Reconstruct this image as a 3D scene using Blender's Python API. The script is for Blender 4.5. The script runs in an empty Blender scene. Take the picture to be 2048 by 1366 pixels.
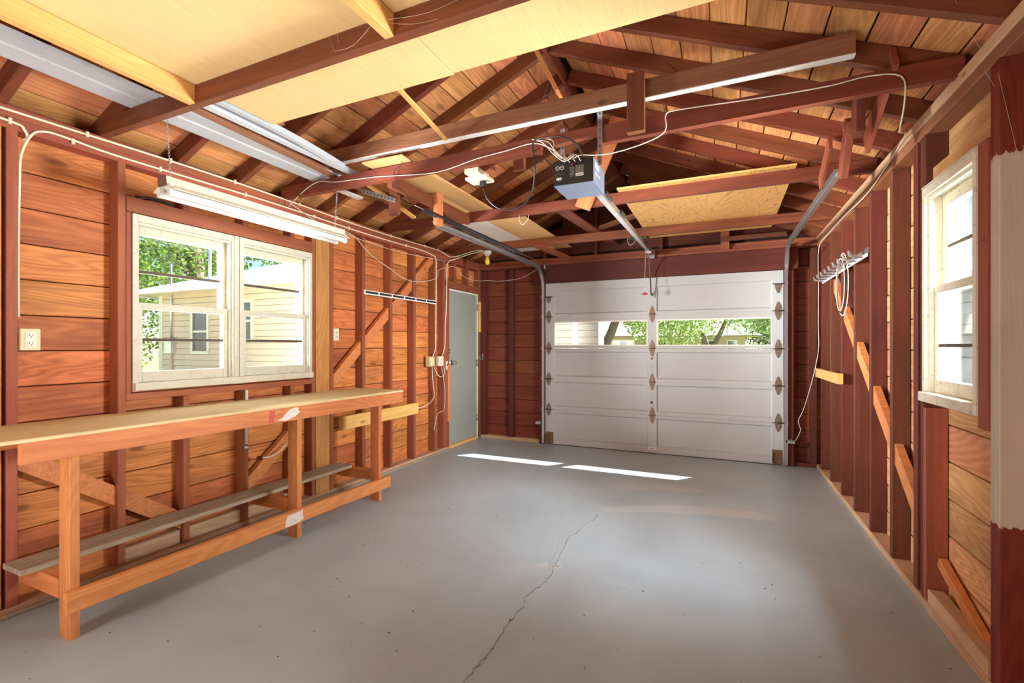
import bpy, math, random
from mathutils import Matrix, Vector, Quaternion
random.seed(7)
R_ = random.Random(11)

# ------------------------------------------------------------------ scene, camera, light
sc = bpy.context.scene
col = sc.collection
sc.view_settings.view_transform = 'Standard'
sc.view_settings.look = 'None'
sc.view_settings.gamma = 1.0
sc.view_settings.use_curve_mapping = False
sc.view_settings.exposure = 0.45
sc.cycles.use_denoising = True
sc.cycles.max_bounces = 8
sc.cycles.diffuse_bounces = 5
sc.cycles.sample_clamp_indirect = 6.0

CAM_H = 1.31
cam = bpy.data.cameras.new('camera')
cam.sensor_width = 36.0
cam.lens = 935.0 / 2048.0 * 36.0
cam.shift_y = 8.0 / 2048.0
cam.clip_start = 0.02
cam_o = bpy.data.objects.new('camera', cam)
col.objects.link(cam_o)
cam_o.location = (0, 0, CAM_H)
cam_o.rotation_euler = (math.radians(90), 0, math.radians(24.25))
sc.camera = cam_o

world = bpy.data.worlds.new('sky')
sc.world = world
world.use_nodes = True
wn = world.node_tree.nodes
wn.clear()
wo = wn.new('ShaderNodeOutputWorld')
wb = wn.new('ShaderNodeBackground')
ws = wn.new('ShaderNodeTexSky')
ws.sky_type = 'NISHITA'
ws.sun_disc = False
ws.sun_elevation = math.radians(48.6)
ws.sun_rotation = math.radians(39.5)
ws.air_density = 1.0
ws.dust_density = 0.2
ws.ozone_density = 2.0
wb.inputs['Strength'].default_value = 0.19
world.node_tree.links.new(ws.outputs[0], wb.inputs[0])
world.node_tree.links.new(wb.outputs[0], wo.inputs[0])

def sun(name, d, energy, color, ang):
    l = bpy.data.lights.new(name, 'SUN'); l.energy = energy; l.color = color; l.angle = math.radians(ang)
    o = bpy.data.objects.new(name, l); col.objects.link(o)
    o.rotation_euler = Vector(d).to_track_quat('-Z', 'Y').to_euler(); o.location = (6, 12, 14)
sun('sun', (-0.56, -0.68, -1.0), 34.0, (1.0, 0.95, 0.88), 0.55)

def area(name, loc, target, sx, sy, energy, color):
    l = bpy.data.lights.new(name, 'AREA'); l.shape = 'RECTANGLE'; l.size = sx; l.size_y = sy
    l.energy = energy; l.color = color
    o = bpy.data.objects.new(name, l); col.objects.link(o); o.location = loc
    o.rotation_euler = (Vector(target) - Vector(loc)).to_track_quat('-Z', 'Y').to_euler()
# added fill lamps behind the camera, and unseen ones outside shining through the side windows
area('fill_lamp', (-1.1, -0.1, 0.12), (-1.1, 0.35, 2.6), 3.2, 0.9, 40, (1.0, 0.98, 0.95))
area('fill_lamp', (-2.4, -0.7, 1.1), (0.9, 2.6, 1.0), 0.7, 0.7, 24, (1.0, 0.98, 0.95))
area('window_fill_lamp', (2.1, 3.15, 1.25), (-2.6, 2.2, 2.1), 1.2, 1.0, 760, (1.0, 0.98, 0.95))
area('window_fill_lamp', (2.15, 2.0, 1.7), (-3.1, 4.9, 1.35), 1.0, 1.0, 800, (1.0, 0.98, 0.95))
area('window_fill_lamp', (1.95, 2.45, 2.9), (-0.1, 3.05, 0.0), 1.3, 1.3, 950, (0.97, 0.98, 1.0))
area('window_fill_lamp', (-4.6, 0.95, 1.40), (0.4, 4.9, 1.60), 0.8, 0.9, 1700, (1.0, 0.98, 0.95))

# ------------------------------------------------------------------ materials
def ramp(nt, fac, stops):
    r = nt.nodes.new('ShaderNodeValToRGB')
    el = r.color_ramp.elements
    while len(el) < len(stops): el.new(0.5)
    for e, (p, c) in zip(el, stops):
        e.position = p; e.color = (c[0], c[1], c[2], 1)
    nt.links.new(fac, r.inputs[0]); return r.outputs[0]
def nmath(nt, op, a, b=None, clamp=False):
    m = nt.nodes.new('ShaderNodeMath'); m.operation = op; m.use_clamp = clamp
    for i, v in enumerate((a, b)):
        if v is None: continue
        if isinstance(v, (int, float)): m.inputs[i].default_value = v
        else: nt.links.new(v, m.inputs[i])
    return m.outputs[0]
def mixc(nt, fac, a, b, mode='MIX'):
    m = nt.nodes.new('ShaderNodeMix'); m.data_type = 'RGBA'; m.blend_type = mode
    for sock, v in ((m.inputs[0], fac), (m.inputs[6], a), (m.inputs[7], b)):
        if isinstance(v, (int, float)): sock.default_value = v
        elif isinstance(v, tuple): sock.default_value = (v[0], v[1], v[2], 1)
        else: nt.links.new(v, sock)
    return m.outputs[2]
def noise(nt, vec, scale, detail=3, rough=0.5, dist=0.0):
    n = nt.nodes.new('ShaderNodeTexNoise'); n.inputs['Scale'].default_value = scale
    n.inputs['Detail'].default_value = detail; n.inputs['Roughness'].default_value = rough
    n.inputs['Distortion'].default_value = dist
    nt.links.new(vec, n.inputs['Vector']); return n.outputs['Fac']
def mapping(nt, vec, scale, loc=(0, 0, 0)):
    m = nt.nodes.new('ShaderNodeMapping'); m.inputs['Scale'].default_value = scale; m.inputs['Location'].default_value = loc
    nt.links.new(vec, m.inputs['Vector']); return m.outputs[0]
def new_mat(name):
    m = bpy.data.materials.new(name); m.use_nodes = True
    nt = m.node_tree; b = nt.nodes['Principled BSDF']; return m, nt, b
def bump(nt, b, h, strength, dist=0.01):
    n = nt.nodes.new('ShaderNodeBump'); n.inputs['Strength'].default_value = strength; n.inputs['Distance'].default_value = dist
    nt.links.new(h, n.inputs['Height']); nt.links.new(n.outputs[0], b.inputs['Normal'])

def srgb(r, g, b):
    f = lambda v: (v / 255.0 / 12.92) if v / 255.0 <= 0.04045 else ((v / 255.0 + 0.055) / 1.055) ** 2.4
    return (f(r), f(g), f(b))

def wood(name, light, dark, rings=0.5, knots=0.6, vary=0.35, rough=0.6, dirt=0.4, dirtc=(0.02, 0.012, 0.008), ringn=22.0, hue=0.02, paint=None):
    m, nt, b = new_mat(name)
    tc = nt.nodes.new('ShaderNodeTexCoord'); oi = nt.nodes.new('ShaderNodeObjectInfo')
    sv = nt.nodes.new('ShaderNodeVectorMath'); sv.operation = 'SCALE'; sv.inputs[0].default_value = (37.0, 17.0, 23.0)
    nt.links.new(oi.outputs['Random'], sv.inputs['Scale'])
    av = nt.nodes.new('ShaderNodeVectorMath'); av.operation = 'ADD'
    nt.links.new(tc.outputs['Object'], av.inputs[0]); nt.links.new(sv.outputs[0], av.inputs[1])
    v = av.outputs[0]
    broad = noise(nt, mapping(nt, v, (0.55, 5, 5)), 1.0, 2, 0.5, 0.3)
    ring = nmath(nt, 'SINE', nmath(nt, 'MULTIPLY', broad, ringn * 6.28))
    ring = nmath(nt, 'MULTIPLY', nmath(nt, 'ADD', ring, 1.0), 0.5)
    fine = noise(nt, mapping(nt, v, (3.0, 110, 110)), 1.0, 3, 0.6)
    streak = noise(nt, mapping(nt, v, (0.9, 22, 22)), 1.0, 3, 0.55)
    f = nmath(nt, 'ADD', nmath(nt, 'MULTIPLY', ring, rings * 0.45), nmath(nt, 'MULTIPLY', fine, 0.35))
    f = nmath(nt, 'ADD', f, nmath(nt, 'MULTIPLY', streak, 0.6))
    f = nmath(nt, 'SUBTRACT', f, rings * 0.12 + 0.08, True)
    c = ramp(nt, f, [(0.12, light), (0.85, dark)])
    # knots
    vo = nt.nodes.new('ShaderNodeTexVoronoi'); vo.inputs['Scale'].default_value = 1.0
    nt.links.new(mapping(nt, v, (2.3, 5.5, 5.5)), vo.inputs['Vector'])
    kd = ramp(nt, vo.outputs['Distance'], [(0.0, (1, 1, 1)), (0.24 * knots + 0.001, (0.75, 0.75, 0.75)), (0.40 * knots + 0.01, (0, 0, 0))])
    c = mixc(nt, nmath(nt, 'MULTIPLY', kd, 0.75), c, tuple(x * 0.35 for x in dark))
    # grime
    big = noise(nt, mapping(nt, v, (1.3, 3.0, 3.0), (5, 3, 1)), 1.0, 5, 0.6)
    g = ramp(nt, big, [(0.50, (0, 0, 0)), (0.74, (1, 1, 1))])
    c = mixc(nt, nmath(nt, 'MULTIPLY', g, dirt), c, dirtc)
    if paint:
        pc, z0, blur = paint
        geo = nt.nodes.new('ShaderNodeNewGeometry'); sp = nt.nodes.new('ShaderNodeSeparateXYZ')
        nt.links.new(geo.outputs['Position'], sp.inputs[0])
        jit = noise(nt, mapping(nt, geo.outputs['Position'], (60, 60, 14)), 1.0, 4, 0.7)
        zz = nmath(nt, 'ADD', sp.outputs['Z'], nmath(nt, 'MULTIPLY', jit, blur))
        lo = nmath(nt, 'GREATER_THAN', zz, z0[0]); hi = nmath(nt, 'LESS_THAN', zz, z0[1])
        pm = nmath(nt, 'MULTIPLY', lo, hi)
        pcol = mixc(nt, nmath(nt, 'MULTIPLY', g, 0.5), pc, tuple(x * 0.5 for x in pc))
        c = mixc(nt, nmath(nt, 'MULTIPLY', pm, 0.9), c, pcol)
    hs = nt.nodes.new('ShaderNodeHueSaturation')
    wh = nt.nodes.new('ShaderNodeTexWhiteNoise'); wh.noise_dimensions = '1D'
    nt.links.new(oi.outputs['Random'], wh.inputs['W'])
    nt.links.new(nmath(nt, 'ADD', nmath(nt, 'MULTIPLY', oi.outputs['Random'], vary), 1.0 - vary / 2), hs.inputs['Value'])
    nt.links.new(nmath(nt, 'ADD', nmath(nt, 'MULTIPLY', wh.outputs[0], hue * 2), 0.5 - hue), hs.inputs['Hue'])
    nt.links.new(c, hs.inputs['Color']); nt.links.new(hs.outputs[0], b.inputs['Base Color'])
    b.inputs['Roughness'].default_value = rough
    b.inputs['Specular IOR Level'].default_value = 0.35
    bump(nt, b, f, 0.35, 0.004)
    return m

def plain(name, c, rough=0.5, metal=0.0, speck=0.0, speckc=(0.1, 0.06, 0.03), scale=30, spec=0.5):
    m, nt, b = new_mat(name)
    b.inputs['Roughness'].default_value = rough; b.inputs['Metallic'].default_value = metal
    b.inputs['Specular IOR Level'].default_value = spec
    tc = nt.nodes.new('ShaderNodeTexCoord')
    n = noise(nt, tc.outputs['Object'], scale, 5, 0.65)
    f = ramp(nt, n, [(0.55, (0, 0, 0)), (0.75, (1, 1, 1))])
    n2 = noise(nt, tc.outputs['Object'], scale * 0.2, 3, 0.6)
    c2 = mixc(nt, n2, tuple(min(1, x * 1.08) for x in c), tuple(x * 0.88 for x in c))
    cc = mixc(nt, nmath(nt, 'MULTIPLY', f, speck), c2, speckc)
    nt.links.new(cc, b.inputs['Base Color'])
    return m

def ply(name, light, dark, contours=0.0, vary=0.1):
    m, nt, b = new_mat(name)
    tc = nt.nodes.new('ShaderNodeTexCoord')
    v = tc.outputs['Object']
    broad = noise(nt, mapping(nt, v, (0.7, 2.4, 2.4)), 1.6, 2.5, 0.5, 0.6)
    fine = noise(nt, mapping(nt, v, (4, 160, 160)), 1.0, 3, 0.6)
    cl = noise(nt, v, 1.3, 4, 0.6)
    base = mixc(nt, nmath(nt, 'ADD', nmath(nt, 'MULTIPLY', fine, 0.45), nmath(nt, 'MULTIPLY', cl, 0.5)), light, dark)
    if contours:
        s = nmath(nt, 'ABSOLUTE', nmath(nt, 'SINE', nmath(nt, 'MULTIPLY', broad, 44.0)))
        line = ramp(nt, s, [(0.0, (1, 1, 1)), (0.42, (0, 0, 0))])
        base = mixc(nt, nmath(nt, 'MULTIPLY', line, contours), base, tuple(x * 0.45 for x in dark))
    nt.links.new(base, b.inputs['Base Color']); b.inputs['Roughness'].default_value = 0.65
    b.inputs['Specular IOR Level'].default_value = 0.3
    return m

M = {}
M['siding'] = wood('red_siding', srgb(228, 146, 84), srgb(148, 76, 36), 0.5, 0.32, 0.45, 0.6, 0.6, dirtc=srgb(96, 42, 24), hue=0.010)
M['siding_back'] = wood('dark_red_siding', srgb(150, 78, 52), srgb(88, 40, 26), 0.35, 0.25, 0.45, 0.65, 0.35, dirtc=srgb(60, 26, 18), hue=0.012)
M['siding_right'] = wood('tan_siding', srgb(226, 172, 124), srgb(162, 106, 66), 0.5, 0.25, 0.3, 0.65, 0.3, dirtc=srgb(96, 50, 30), hue=0.012)
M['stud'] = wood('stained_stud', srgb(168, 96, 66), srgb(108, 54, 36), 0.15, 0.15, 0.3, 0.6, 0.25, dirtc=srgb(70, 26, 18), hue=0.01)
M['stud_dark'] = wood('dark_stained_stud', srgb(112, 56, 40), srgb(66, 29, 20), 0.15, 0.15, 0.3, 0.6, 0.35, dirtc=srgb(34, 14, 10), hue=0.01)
M['rafter'] = wood('stained_rafter', srgb(140, 76, 48), srgb(74, 36, 21), 0.2, 0.22, 0.3, 0.6, 0.3, dirtc=srgb(58, 24, 16), hue=0.01)
M['roof'] = wood('roof_board', srgb(246, 176, 120), srgb(170, 100, 56), 0.5, 0.42, 0.5, 0.6, 0.7, dirtc=srgb(92, 46, 26), hue=0.014)
M['pine'] = wood('orange_pine', srgb(224, 148, 92), srgb(172, 98, 54), 0.4, 0.26, 0.15, 0.55, 0.2, dirtc=srgb(110, 60, 34), hue=0.008)
M['pale'] = wood('pale_pine', srgb(240, 196, 122), srgb(204, 148, 78), 0.3, 0.28, 0.12, 0.55, 0.12, dirtc=srgb(140, 84, 40), hue=0.006)
M['grey'] = wood('weathered_board', srgb(180, 168, 146), srgb(126, 112, 94), 0.4, 0.12, 0.1, 0.75, 0.35, dirtc=srgb(80, 64, 50), hue=0.005)
M['collar'] = wood('weathered_brown_beam', srgb(166, 116, 82), srgb(112, 70, 46), 0.3, 0.2, 0.1, 0.7, 0.3, hue=0.005)
M['tanpost'] = wood('tan_post', srgb(208, 148, 88), srgb(162, 102, 54), 0.5, 0.18, 0.1, 0.6, 0.25, hue=0.006)
M['sill'] = wood('pale_sill', srgb(214, 180, 146), srgb(160, 120, 88), 0.3, 0.12, 0.15, 0.75, 0.4, dirtc=srgb(120, 84, 60), hue=0.006)
M['painted'] = wood('half_painted_post', srgb(134, 62, 40), srgb(84, 32, 20), 0.4, 0.4, 0.1, 0.6, 0.3, dirtc=srgb(60, 24, 16), paint=(srgb(196, 184, 168), (0.70, 2.06), 0.10))
M['benchtop'] = ply('worn_bench_board', srgb(238, 222, 178), srgb(196, 170, 118), 0.2)
M['ply'] = ply('smooth_plywood', srgb(250, 226, 170), srgb(206, 164, 98), 0.05)
M['plyfir'] = ply('fir_plywood', srgb(236, 190, 118), srgb(214, 158, 86), 0.55)
M['hardboard'] = ply('tan_hardboard', srgb(226, 184, 128), srgb(204, 158, 100), 0.0)
M['white'] = plain('old_white_paint', srgb(208, 206, 188), 0.45, 0, 0.35, srgb(110, 96, 78), 40)
M['whitetrim'] = plain('white_paint', srgb(240, 240, 236), 0.45, 0, 0.05)
M['chipped'] = plain('chipped_white_paint', srgb(226, 220, 200), 0.5, 0, 0.55, srgb(110, 86, 64), 34)
M['doorwhite'] = plain('garage_door_paint', srgb(196, 198, 200), 0.42, 0, 0.06, srgb(170, 165, 155), 12)
M['doorgrey'] = plain('grey_door_paint', srgb(158, 164, 158), 0.3, 0, 0.2, srgb(120, 122, 116), 6)
M['galv'] = plain('galvanised_steel', (0.62, 0.64, 0.66), 0.32, 0.9, 0.15, (0.35, 0.34, 0.32), 25)
M['rustmetal'] = plain('dull_brown_metal', srgb(140, 120, 104), 0.5, 0.6, 0.5, srgb(90, 60, 42), 60)
M['rust'] = plain('rusty_bracket', srgb(126, 92, 66), 0.8, 0.2, 0.8, srgb(50, 32, 24), 70)
M['bluemetal'] = plain('pale_blue_metal', srgb(196, 206, 216), 0.4, 0.1, 0.3, srgb(140, 132, 122), 9)
M['black'] = plain('black_plastic', (0.012, 0.012, 0.013), 0.4)
M['darkmetal'] = plain('dark_steel', (0.06, 0.06, 0.065), 0.4, 0.7)
M['cream'] = plain('cream_plastic', srgb(232, 222, 190), 0.4, 0, 0.08)
M['beige'] = plain('beige_plate', srgb(206, 188, 140), 0.4, 0, 0.08)
M['cable'] = plain('cream_cable', srgb(240, 230, 200), 0.45)
M['wire'] = plain('white_wire', srgb(226, 218, 206), 0.5)
M['lampwhite'] = plain('lamp_enamel', srgb(226, 224, 208), 0.35, 0, 0.1)
M['tube'] = plain('frosted_tube', srgb(250, 250, 248), 0.25)
M['yellow'] = plain('yellow_bulb', srgb(232, 206, 60), 0.25)
M['red'] = plain('red_plastic', srgb(190, 40, 40), 0.4)
M['redpaint'] = plain('red_paint', srgb(196, 84, 74), 0.6)
M['patch'] = plain('white_smear', srgb(222, 216, 210), 0.7, 0, 0.6, srgb(190, 150, 120), 90)
M['green'] = plain('green_board', srgb(66, 128, 100), 0.5)
M['opener'] = plain('opener_blue_grey', srgb(120, 132, 156), 0.4, 0.3)
M['openerside'] = plain('opener_steel', srgb(112, 120, 140), 0.4, 0.3)
M['pwhite'] = plain('print_white', srgb(226, 224, 214), 0.5)
M['pgrey'] = plain('print_grey', srgb(120, 114, 104), 0.5)
M['felt'] = plain('black_felt', (0.010, 0.008, 0.007), 0.9)
M['siding_ext'] = plain('cream_house_siding', srgb(206, 188, 162), 0.6)
M['siding_ext2'] = plain('cool_white_siding', srgb(172, 174, 178), 0.6)
M['shingle'] = plain('grey_shingle', srgb(120, 128, 142), 0.8, 0, 0.5, srgb(90, 96, 108), 8)
M['shingle2'] = plain('brown_shingle', srgb(168, 152, 136), 0.85, 0, 0.4, srgb(120, 104, 90), 8)
M['brick'] = plain('tan_brick', srgb(196, 172, 150), 0.8, 0, 0.4, srgb(160, 122, 90), 14)
M['extglass'] = plain('dark_window_glass', (0.06, 0.07, 0.08), 0.08, 0, 0.0)
M['bark'] = plain('bark', srgb(98, 84, 72), 0.9, 0, 0.7, srgb(66, 54, 44), 14)
M['concrete'] = plain('driveway_concrete', srgb(196, 190, 180), 0.85, 0, 0.3, srgb(160, 152, 140), 3)
M['backlitwood'] = plain('backlit_muntin_wood', srgb(78, 64, 52), 0.6)  # dark muntin wood with its backlit shade put into the colour
M['siding_side'] = plain('dull_cream_siding', srgb(150, 142, 130), 0.6)  # duller cream for the side house boards
M['lapshadow'] = plain('painted_lap_shadow', srgb(96, 86, 74), 0.8)  # dark wall colour seen in the board gaps, a painted lap shadow
M['fence'] = plain('grey_fence', srgb(150, 140, 126), 0.8, 0, 0.5, srgb(96, 88, 78), 9)

def leafmat(name, c1, c2):
    m, nt, b = new_mat(name)
    tc = nt.nodes.new('ShaderNodeTexCoord'); n = noise(nt, tc.outputs['Object'], 2.2, 4, 0.7)
    nt.links.new(ramp(nt, n, [(0.35, c1), (0.65, c2)]), b.inputs['Base Color'])
    b.inputs['Roughness'].default_value = 0.5; b.inputs['Specular IOR Level'].default_value = 0.3
    tr = nt.nodes.new('ShaderNodeBsdfTranslucent'); tr.inputs[0].default_value = (c2[0], c2[1], c2[2] * 0.6, 1)
    mx = nt.nodes.new('ShaderNodeMixShader'); mx.inputs[0].default_value = 0.4
    out = nt.nodes['Material Output']
    nt.links.new(b.outputs[0], mx.inputs[1]); nt.links.new(tr.outputs[0], mx.inputs[2]); nt.links.new(mx.outputs[0], out.inputs[0])
    return m
M['leaf'] = leafmat('green_leaves', srgb(58, 86, 44), srgb(122, 148, 78))
M['leaf2'] = leafmat('cool_green_leaves', srgb(70, 96, 78), srgb(120, 142, 110))

def grassmat():
    m, nt, b = new_mat('lawn')
    tc = nt.nodes.new('ShaderNodeTexCoord'); n = noise(nt, tc.outputs['Object'], 6, 5, 0.7)
    nt.links.new(ramp(nt, n, [(0.3, srgb(70, 92, 44)), (0.7, srgb(120, 138, 72))]), b.inputs['Base Color'])
    b.inputs['Roughness'].default_value = 0.9
    return m
M['grass'] = grassmat()

def glassmat():
    m, nt, b = new_mat('window_glass')
    nt.nodes.remove(b)
    out = nt.nodes['Material Output']
    t = nt.nodes.new('ShaderNodeBsdfTransparent'); t.inputs[0].default_value = (0.94, 0.96, 0.96, 1)
    g = nt.nodes.new('ShaderNodeBsdfGlossy'); g.inputs['Roughness'].default_value = 0.03
    d = nt.nodes.new('ShaderNodeBsdfDiffuse'); d.inputs[0].default_value = (0.8, 0.78, 0.72, 1)
    fr = nt.nodes.new('ShaderNodeFresnel'); fr.inputs[0].default_value = 1.45
    tc = nt.nodes.new('ShaderNodeTexCoord'); n = noise(nt, tc.outputs['Object'], 5, 6, 0.75)
    dust = ramp(nt, n, [(0.5, (0, 0, 0)), (0.85, (1, 1, 1))])
    m1 = nt.nodes.new('ShaderNodeMixShader'); nt.links.new(nmath(nt, 'MULTIPLY', dust, 0.035), m1.inputs[0])
    nt.links.new(t.outputs[0], m1.inputs[1]); nt.links.new(d.outputs[0], m1.inputs[2])
    m2 = nt.nodes.new('ShaderNodeMixShader'); nt.links.new(nmath(nt, 'MULTIPLY', fr.outputs[0], 0.6), m2.inputs[0])
    nt.links.new(m1.outputs[0], m2.inputs[1]); nt.links.new(g.outputs[0], m2.inputs[2])
    nt.links.new(m2.outputs[0], out.inputs[0])
    return m
M['glass'] = glassmat()

def floormat():
    m, nt, b = new_mat('painted_concrete_floor')
    geo = nt.nodes.new('ShaderNodeNewGeometry'); v = geo.outputs['Position']
    n1 = noise(nt, v, 0.9, 5, 0.6, 0.4)
    n2 = noise(nt, mapping(nt, v, (1.2, 3.2, 1)), 1.6, 6, 0.7, 0.8)
    n3 = noise(nt, v, 26, 4, 0.6)
    c = ramp(nt, n1, [(0.3, srgb(156, 170, 181)), (0.7, srgb(178, 192, 201))])
    # scuffed pale sweeps
    sw = ramp(nt, n2, [(0.60, (0, 0, 0)), (0.72, (1, 1, 1))])
    c = mixc(nt, nmath(nt, 'MULTIPLY', sw, 0.30), c, srgb(200, 204, 208))
    # chips in the paint
    vo = nt.nodes.new('ShaderNodeTexVoronoi'); vo.inputs['Scale'].default_value = 13.0; nt.links.new(v, vo.inputs['Vector'])
    sep = nt.nodes.new('ShaderNodeSeparateColor'); nt.links.new(vo.outputs['Color'], sep.inputs[0])
    rad = nmath(nt, 'MULTIPLY', nmath(nt, 'SUBTRACT', sep.outputs[0], 0.40, True), 0.14)
    sp = nt.nodes.new('ShaderNodeSeparateXYZ'); nt.links.new(v, sp.inputs[0])
    near = nmath(nt, 'LESS_THAN', nmath(nt, 'ADD', sp.outputs['Y'], nmath(nt, 'MULTIPLY', n1, 2.0)), 3.9)
    dot = nmath(nt, 'LESS_THAN', vo.outputs['Distance'], nmath(nt, 'MULTIPLY', rad, near))
    c = mixc(nt, dot, c, srgb(60, 58, 56))
    nt.links.new(c, b.inputs['Base Color'])
    nt.links.new(nmath(nt, 'ADD', nmath(nt, 'MULTIPLY', n2, 0.20), 0.24), b.inputs['Roughness'])
    b.inputs['Specular IOR Level'].default_value = 0.5
    h = nmath(nt, 'ADD', nmath(nt, 'MULTIPLY', n3, 0.12), nmath(nt, 'MULTIPLY', n1, 0.8))
    h = nmath(nt, 'SUBTRACT', h, nmath(nt, 'MULTIPLY', dot, 0.3))
    bump(nt, b, h, 0.5, 0.006)
    return m
M['floor'] = floormat()

# ------------------------------------------------------------------ helpers
WM = {}
def link(name, data, parent=None, Mx=None, kind=None, label=None, cat=None, group=None):
    o = bpy.data.objects.new(name, data); col.objects.link(o)
    Mx = Mx or Matrix.Identity(4)
    WM[o.name] = Mx
    if parent is not None:
        o.parent = parent; o.matrix_basis = WM[parent.name].inverted() @ Mx
    else: o.matrix_basis = Mx
    if kind: o['kind'] = kind
    if label: o['label'] = label
    if cat: o['category'] = cat
    if group: o['group'] = group
    return o
def empty(name, loc, label, cat, group=None):
    o = link(name, None, None, Matrix.Translation(Vector(loc)), None, label, cat, group)
    o.empty_display_size = 0.1; return o

def frame_mat(p0, p1, up):
    p0 = Vector(p0); p1 = Vector(p1); x = (p1 - p0).normalized(); up = Vector(up)
    z = up - x * up.dot(x)
    if z.length < 1e-4: z = Vector((0, 1, 0)) - x * x.y
    z.normalize(); y = z.cross(x)
    m = Matrix((x, y, z)).transposed().to_4x4(); m.translation = (p0 + p1) / 2; return m

def chamfer_box(L, w, h, c=0.0025):
    c = min(c, w * 0.2, h * 0.2)
    a, b = w / 2, h / 2
    prof = [(-a + c, -b), (a - c, -b), (a, -b + c), (a, b - c), (a - c, b), (-a + c, b), (-a, b - c), (-a, -b + c)]
    v = [(-L / 2, y, z) for y, z in prof] + [(L / 2, y, z) for y, z in prof]
    f = [tuple(range(7, -1, -1)), tuple(range(8, 16))]
    for i in range(8):
        j = (i + 1) % 8; f.append((i, j, 8 + j, 8 + i))
    me = bpy.data.meshes.new('board'); me.from_pydata(v, [], f); me.update(); return me
MESH = {}
def beam(name, parent, mat, p0, p1, w, h, up=(0, 0, 1), c=0.0025, **kw):
    L = (Vector(p1) - Vector(p0)).length
    key = (round(L, 3), round(w, 4), round(h, 4), mat, c)
    if key not in MESH:
        me = chamfer_box(L, w, h, c); me.materials.append(M[mat]); MESH[key] = me
    return link(name, MESH[key], parent, frame_mat(p0, p1, up), **kw)
def bx(name, parent, mat, x0, x1, y0, y1, z0, z1, c=0.0025, **kw):
    d = (x1 - x0, y1 - y0, z1 - z0); i = d.index(max(d))
    m = Vector(((x0 + x1) / 2, (y0 + y1) / 2, (z0 + z1) / 2)); ax = Vector((0, 0, 0)); ax[i] = d[i] / 2
    if i == 0: w, h, up = d[1], d[2], (0, 0, 1)
    elif i == 1: w, h, up = d[0], d[2], (0, 0, 1)
    else: w, h, up = d[0], d[1], (0, 1, 0)
    return beam(name, parent, mat, m - ax, m + ax, w, h, up, c, **kw)

class MB:
    def __init__(s): s.v = []; s.f = []; s.m = []; s.mats = []; s.sm = []
    def mi(s, mat):
        if mat not in s.mats: s.mats.append(mat)
        return s.mats.index(mat)
    def raw(s, v, f, mat, smooth=False):
        b = len(s.v); s.v += [tuple(p) for p in v]; k = s.mi(mat)
        for q in f: s.f.append(tuple(i + b for i in q)); s.m.append(k); s.sm.append(smooth)
        return s
    def box(s, x0, x1, y0, y1, z0, z1, mat):
        v = [(x, y, z) for z in (z0, z1) for y in (y0, y1) for x in (x0, x1)]
        return s.raw(v, [(0, 2, 3, 1), (4, 5, 7, 6), (0, 1, 5, 4), (2, 6, 7, 3), (0, 4, 6, 2), (1, 3, 7, 5)], mat)
    def prism(s, poly, ext, mat):
        e = Vector(ext); n = len(poly); v = [Vector(p) for p in poly]; v += [p + e for p in v]
        f = [tuple(range(n - 1, -1, -1)), tuple(range(n, 2 * n))] + [(i, (i + 1) % n, n + (i + 1) % n, n + i) for i in range(n)]
        return s.raw(v, f, mat)
    def tube(s, pts, r, mat, n=7, smooth=True, curve=True, caps=True):
        pts = [Vector(p) for p in pts]
        if curve and len(pts) > 2:
            q = []; P = [pts[0]] + pts + [pts[-1]]
            for i in range(1, len(P) - 2):
                for t in (0, .25, .5, .75):
                    a, b_, c, d = P[i - 1], P[i], P[i + 1], P[i + 2]
                    q.append(0.5 * ((2 * b_) + (c - a) * t + (2 * a - 5 * b_ + 4 * c - d) * t * t + (3 * b_ - a - 3 * c + d) * t ** 3))
            q.append(pts[-1]); pts = q
        rs = r if isinstance(r, (list, tuple)) else [r] * len(pts)
        if len(rs) != len(pts): rs = [rs[0] + (rs[-1] - rs[0]) * i / (len(pts) - 1) for i in range(len(pts))]
        v = []; nrm = None
        for i, p in enumerate(pts):
            t = (pts[min(i + 1, len(pts) - 1)] - pts[max(i - 1, 0)])
            t = t.normalized() if t.length > 1e-9 else Vector((0, 0, 1))
            if nrm is None: nrm = t.orthogonal().normalized()
            nrm = (nrm - t * nrm.dot(t)); nrm = nrm.normalized() if nrm.length > 1e-6 else t.orthogonal().normalized()
            bi = t.cross(nrm)
            for k in range(n):
                a = 2 * math.pi * k / n; v.append(p + (nrm * math.cos(a) + bi * math.sin(a)) * rs[i])
        f = [(i * n + k, i * n + (k + 1) % n, (i + 1) * n + (k + 1) % n, (i + 1) * n + k) for i in range(len(pts) - 1) for k in range(n)]
        if caps: f += [tuple(range(n - 1, -1, -1)), tuple((len(pts) - 1) * n + k for k in range(n))]
        return s.raw(v, f, mat, smooth)
    def cyl(s, p0, p1, r, mat, n=16): return s.tube([p0, p1], r, mat, n, True, False)
    def build(s, name, parent=None, bevel=0, **kw):
        lo = [min(v[i] for v in s.v) for i in range(3)]; hi = [max(v[i] for v in s.v) for i in range(3)]
        c = Vector(((lo[0] + hi[0]) / 2, (lo[1] + hi[1]) / 2, (lo[2] + hi[2]) / 2))
        me = bpy.data.meshes.new(name); me.from_pydata([tuple(Vector(v) - c) for v in s.v], [], s.f)
        for mt in s.mats: me.materials.append(M[mt])
        me.polygons.foreach_set('material_index', s.m); me.polygons.foreach_set('use_smooth', s.sm); me.update()
        o = link(name, me, parent, Matrix.Translation(c), **kw)
        if bevel:
            b = o.modifiers.new('bevel', 'BEVEL'); b.width = bevel; b.segments = 2; b.limit_method = 'ANGLE'
        return o
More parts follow.
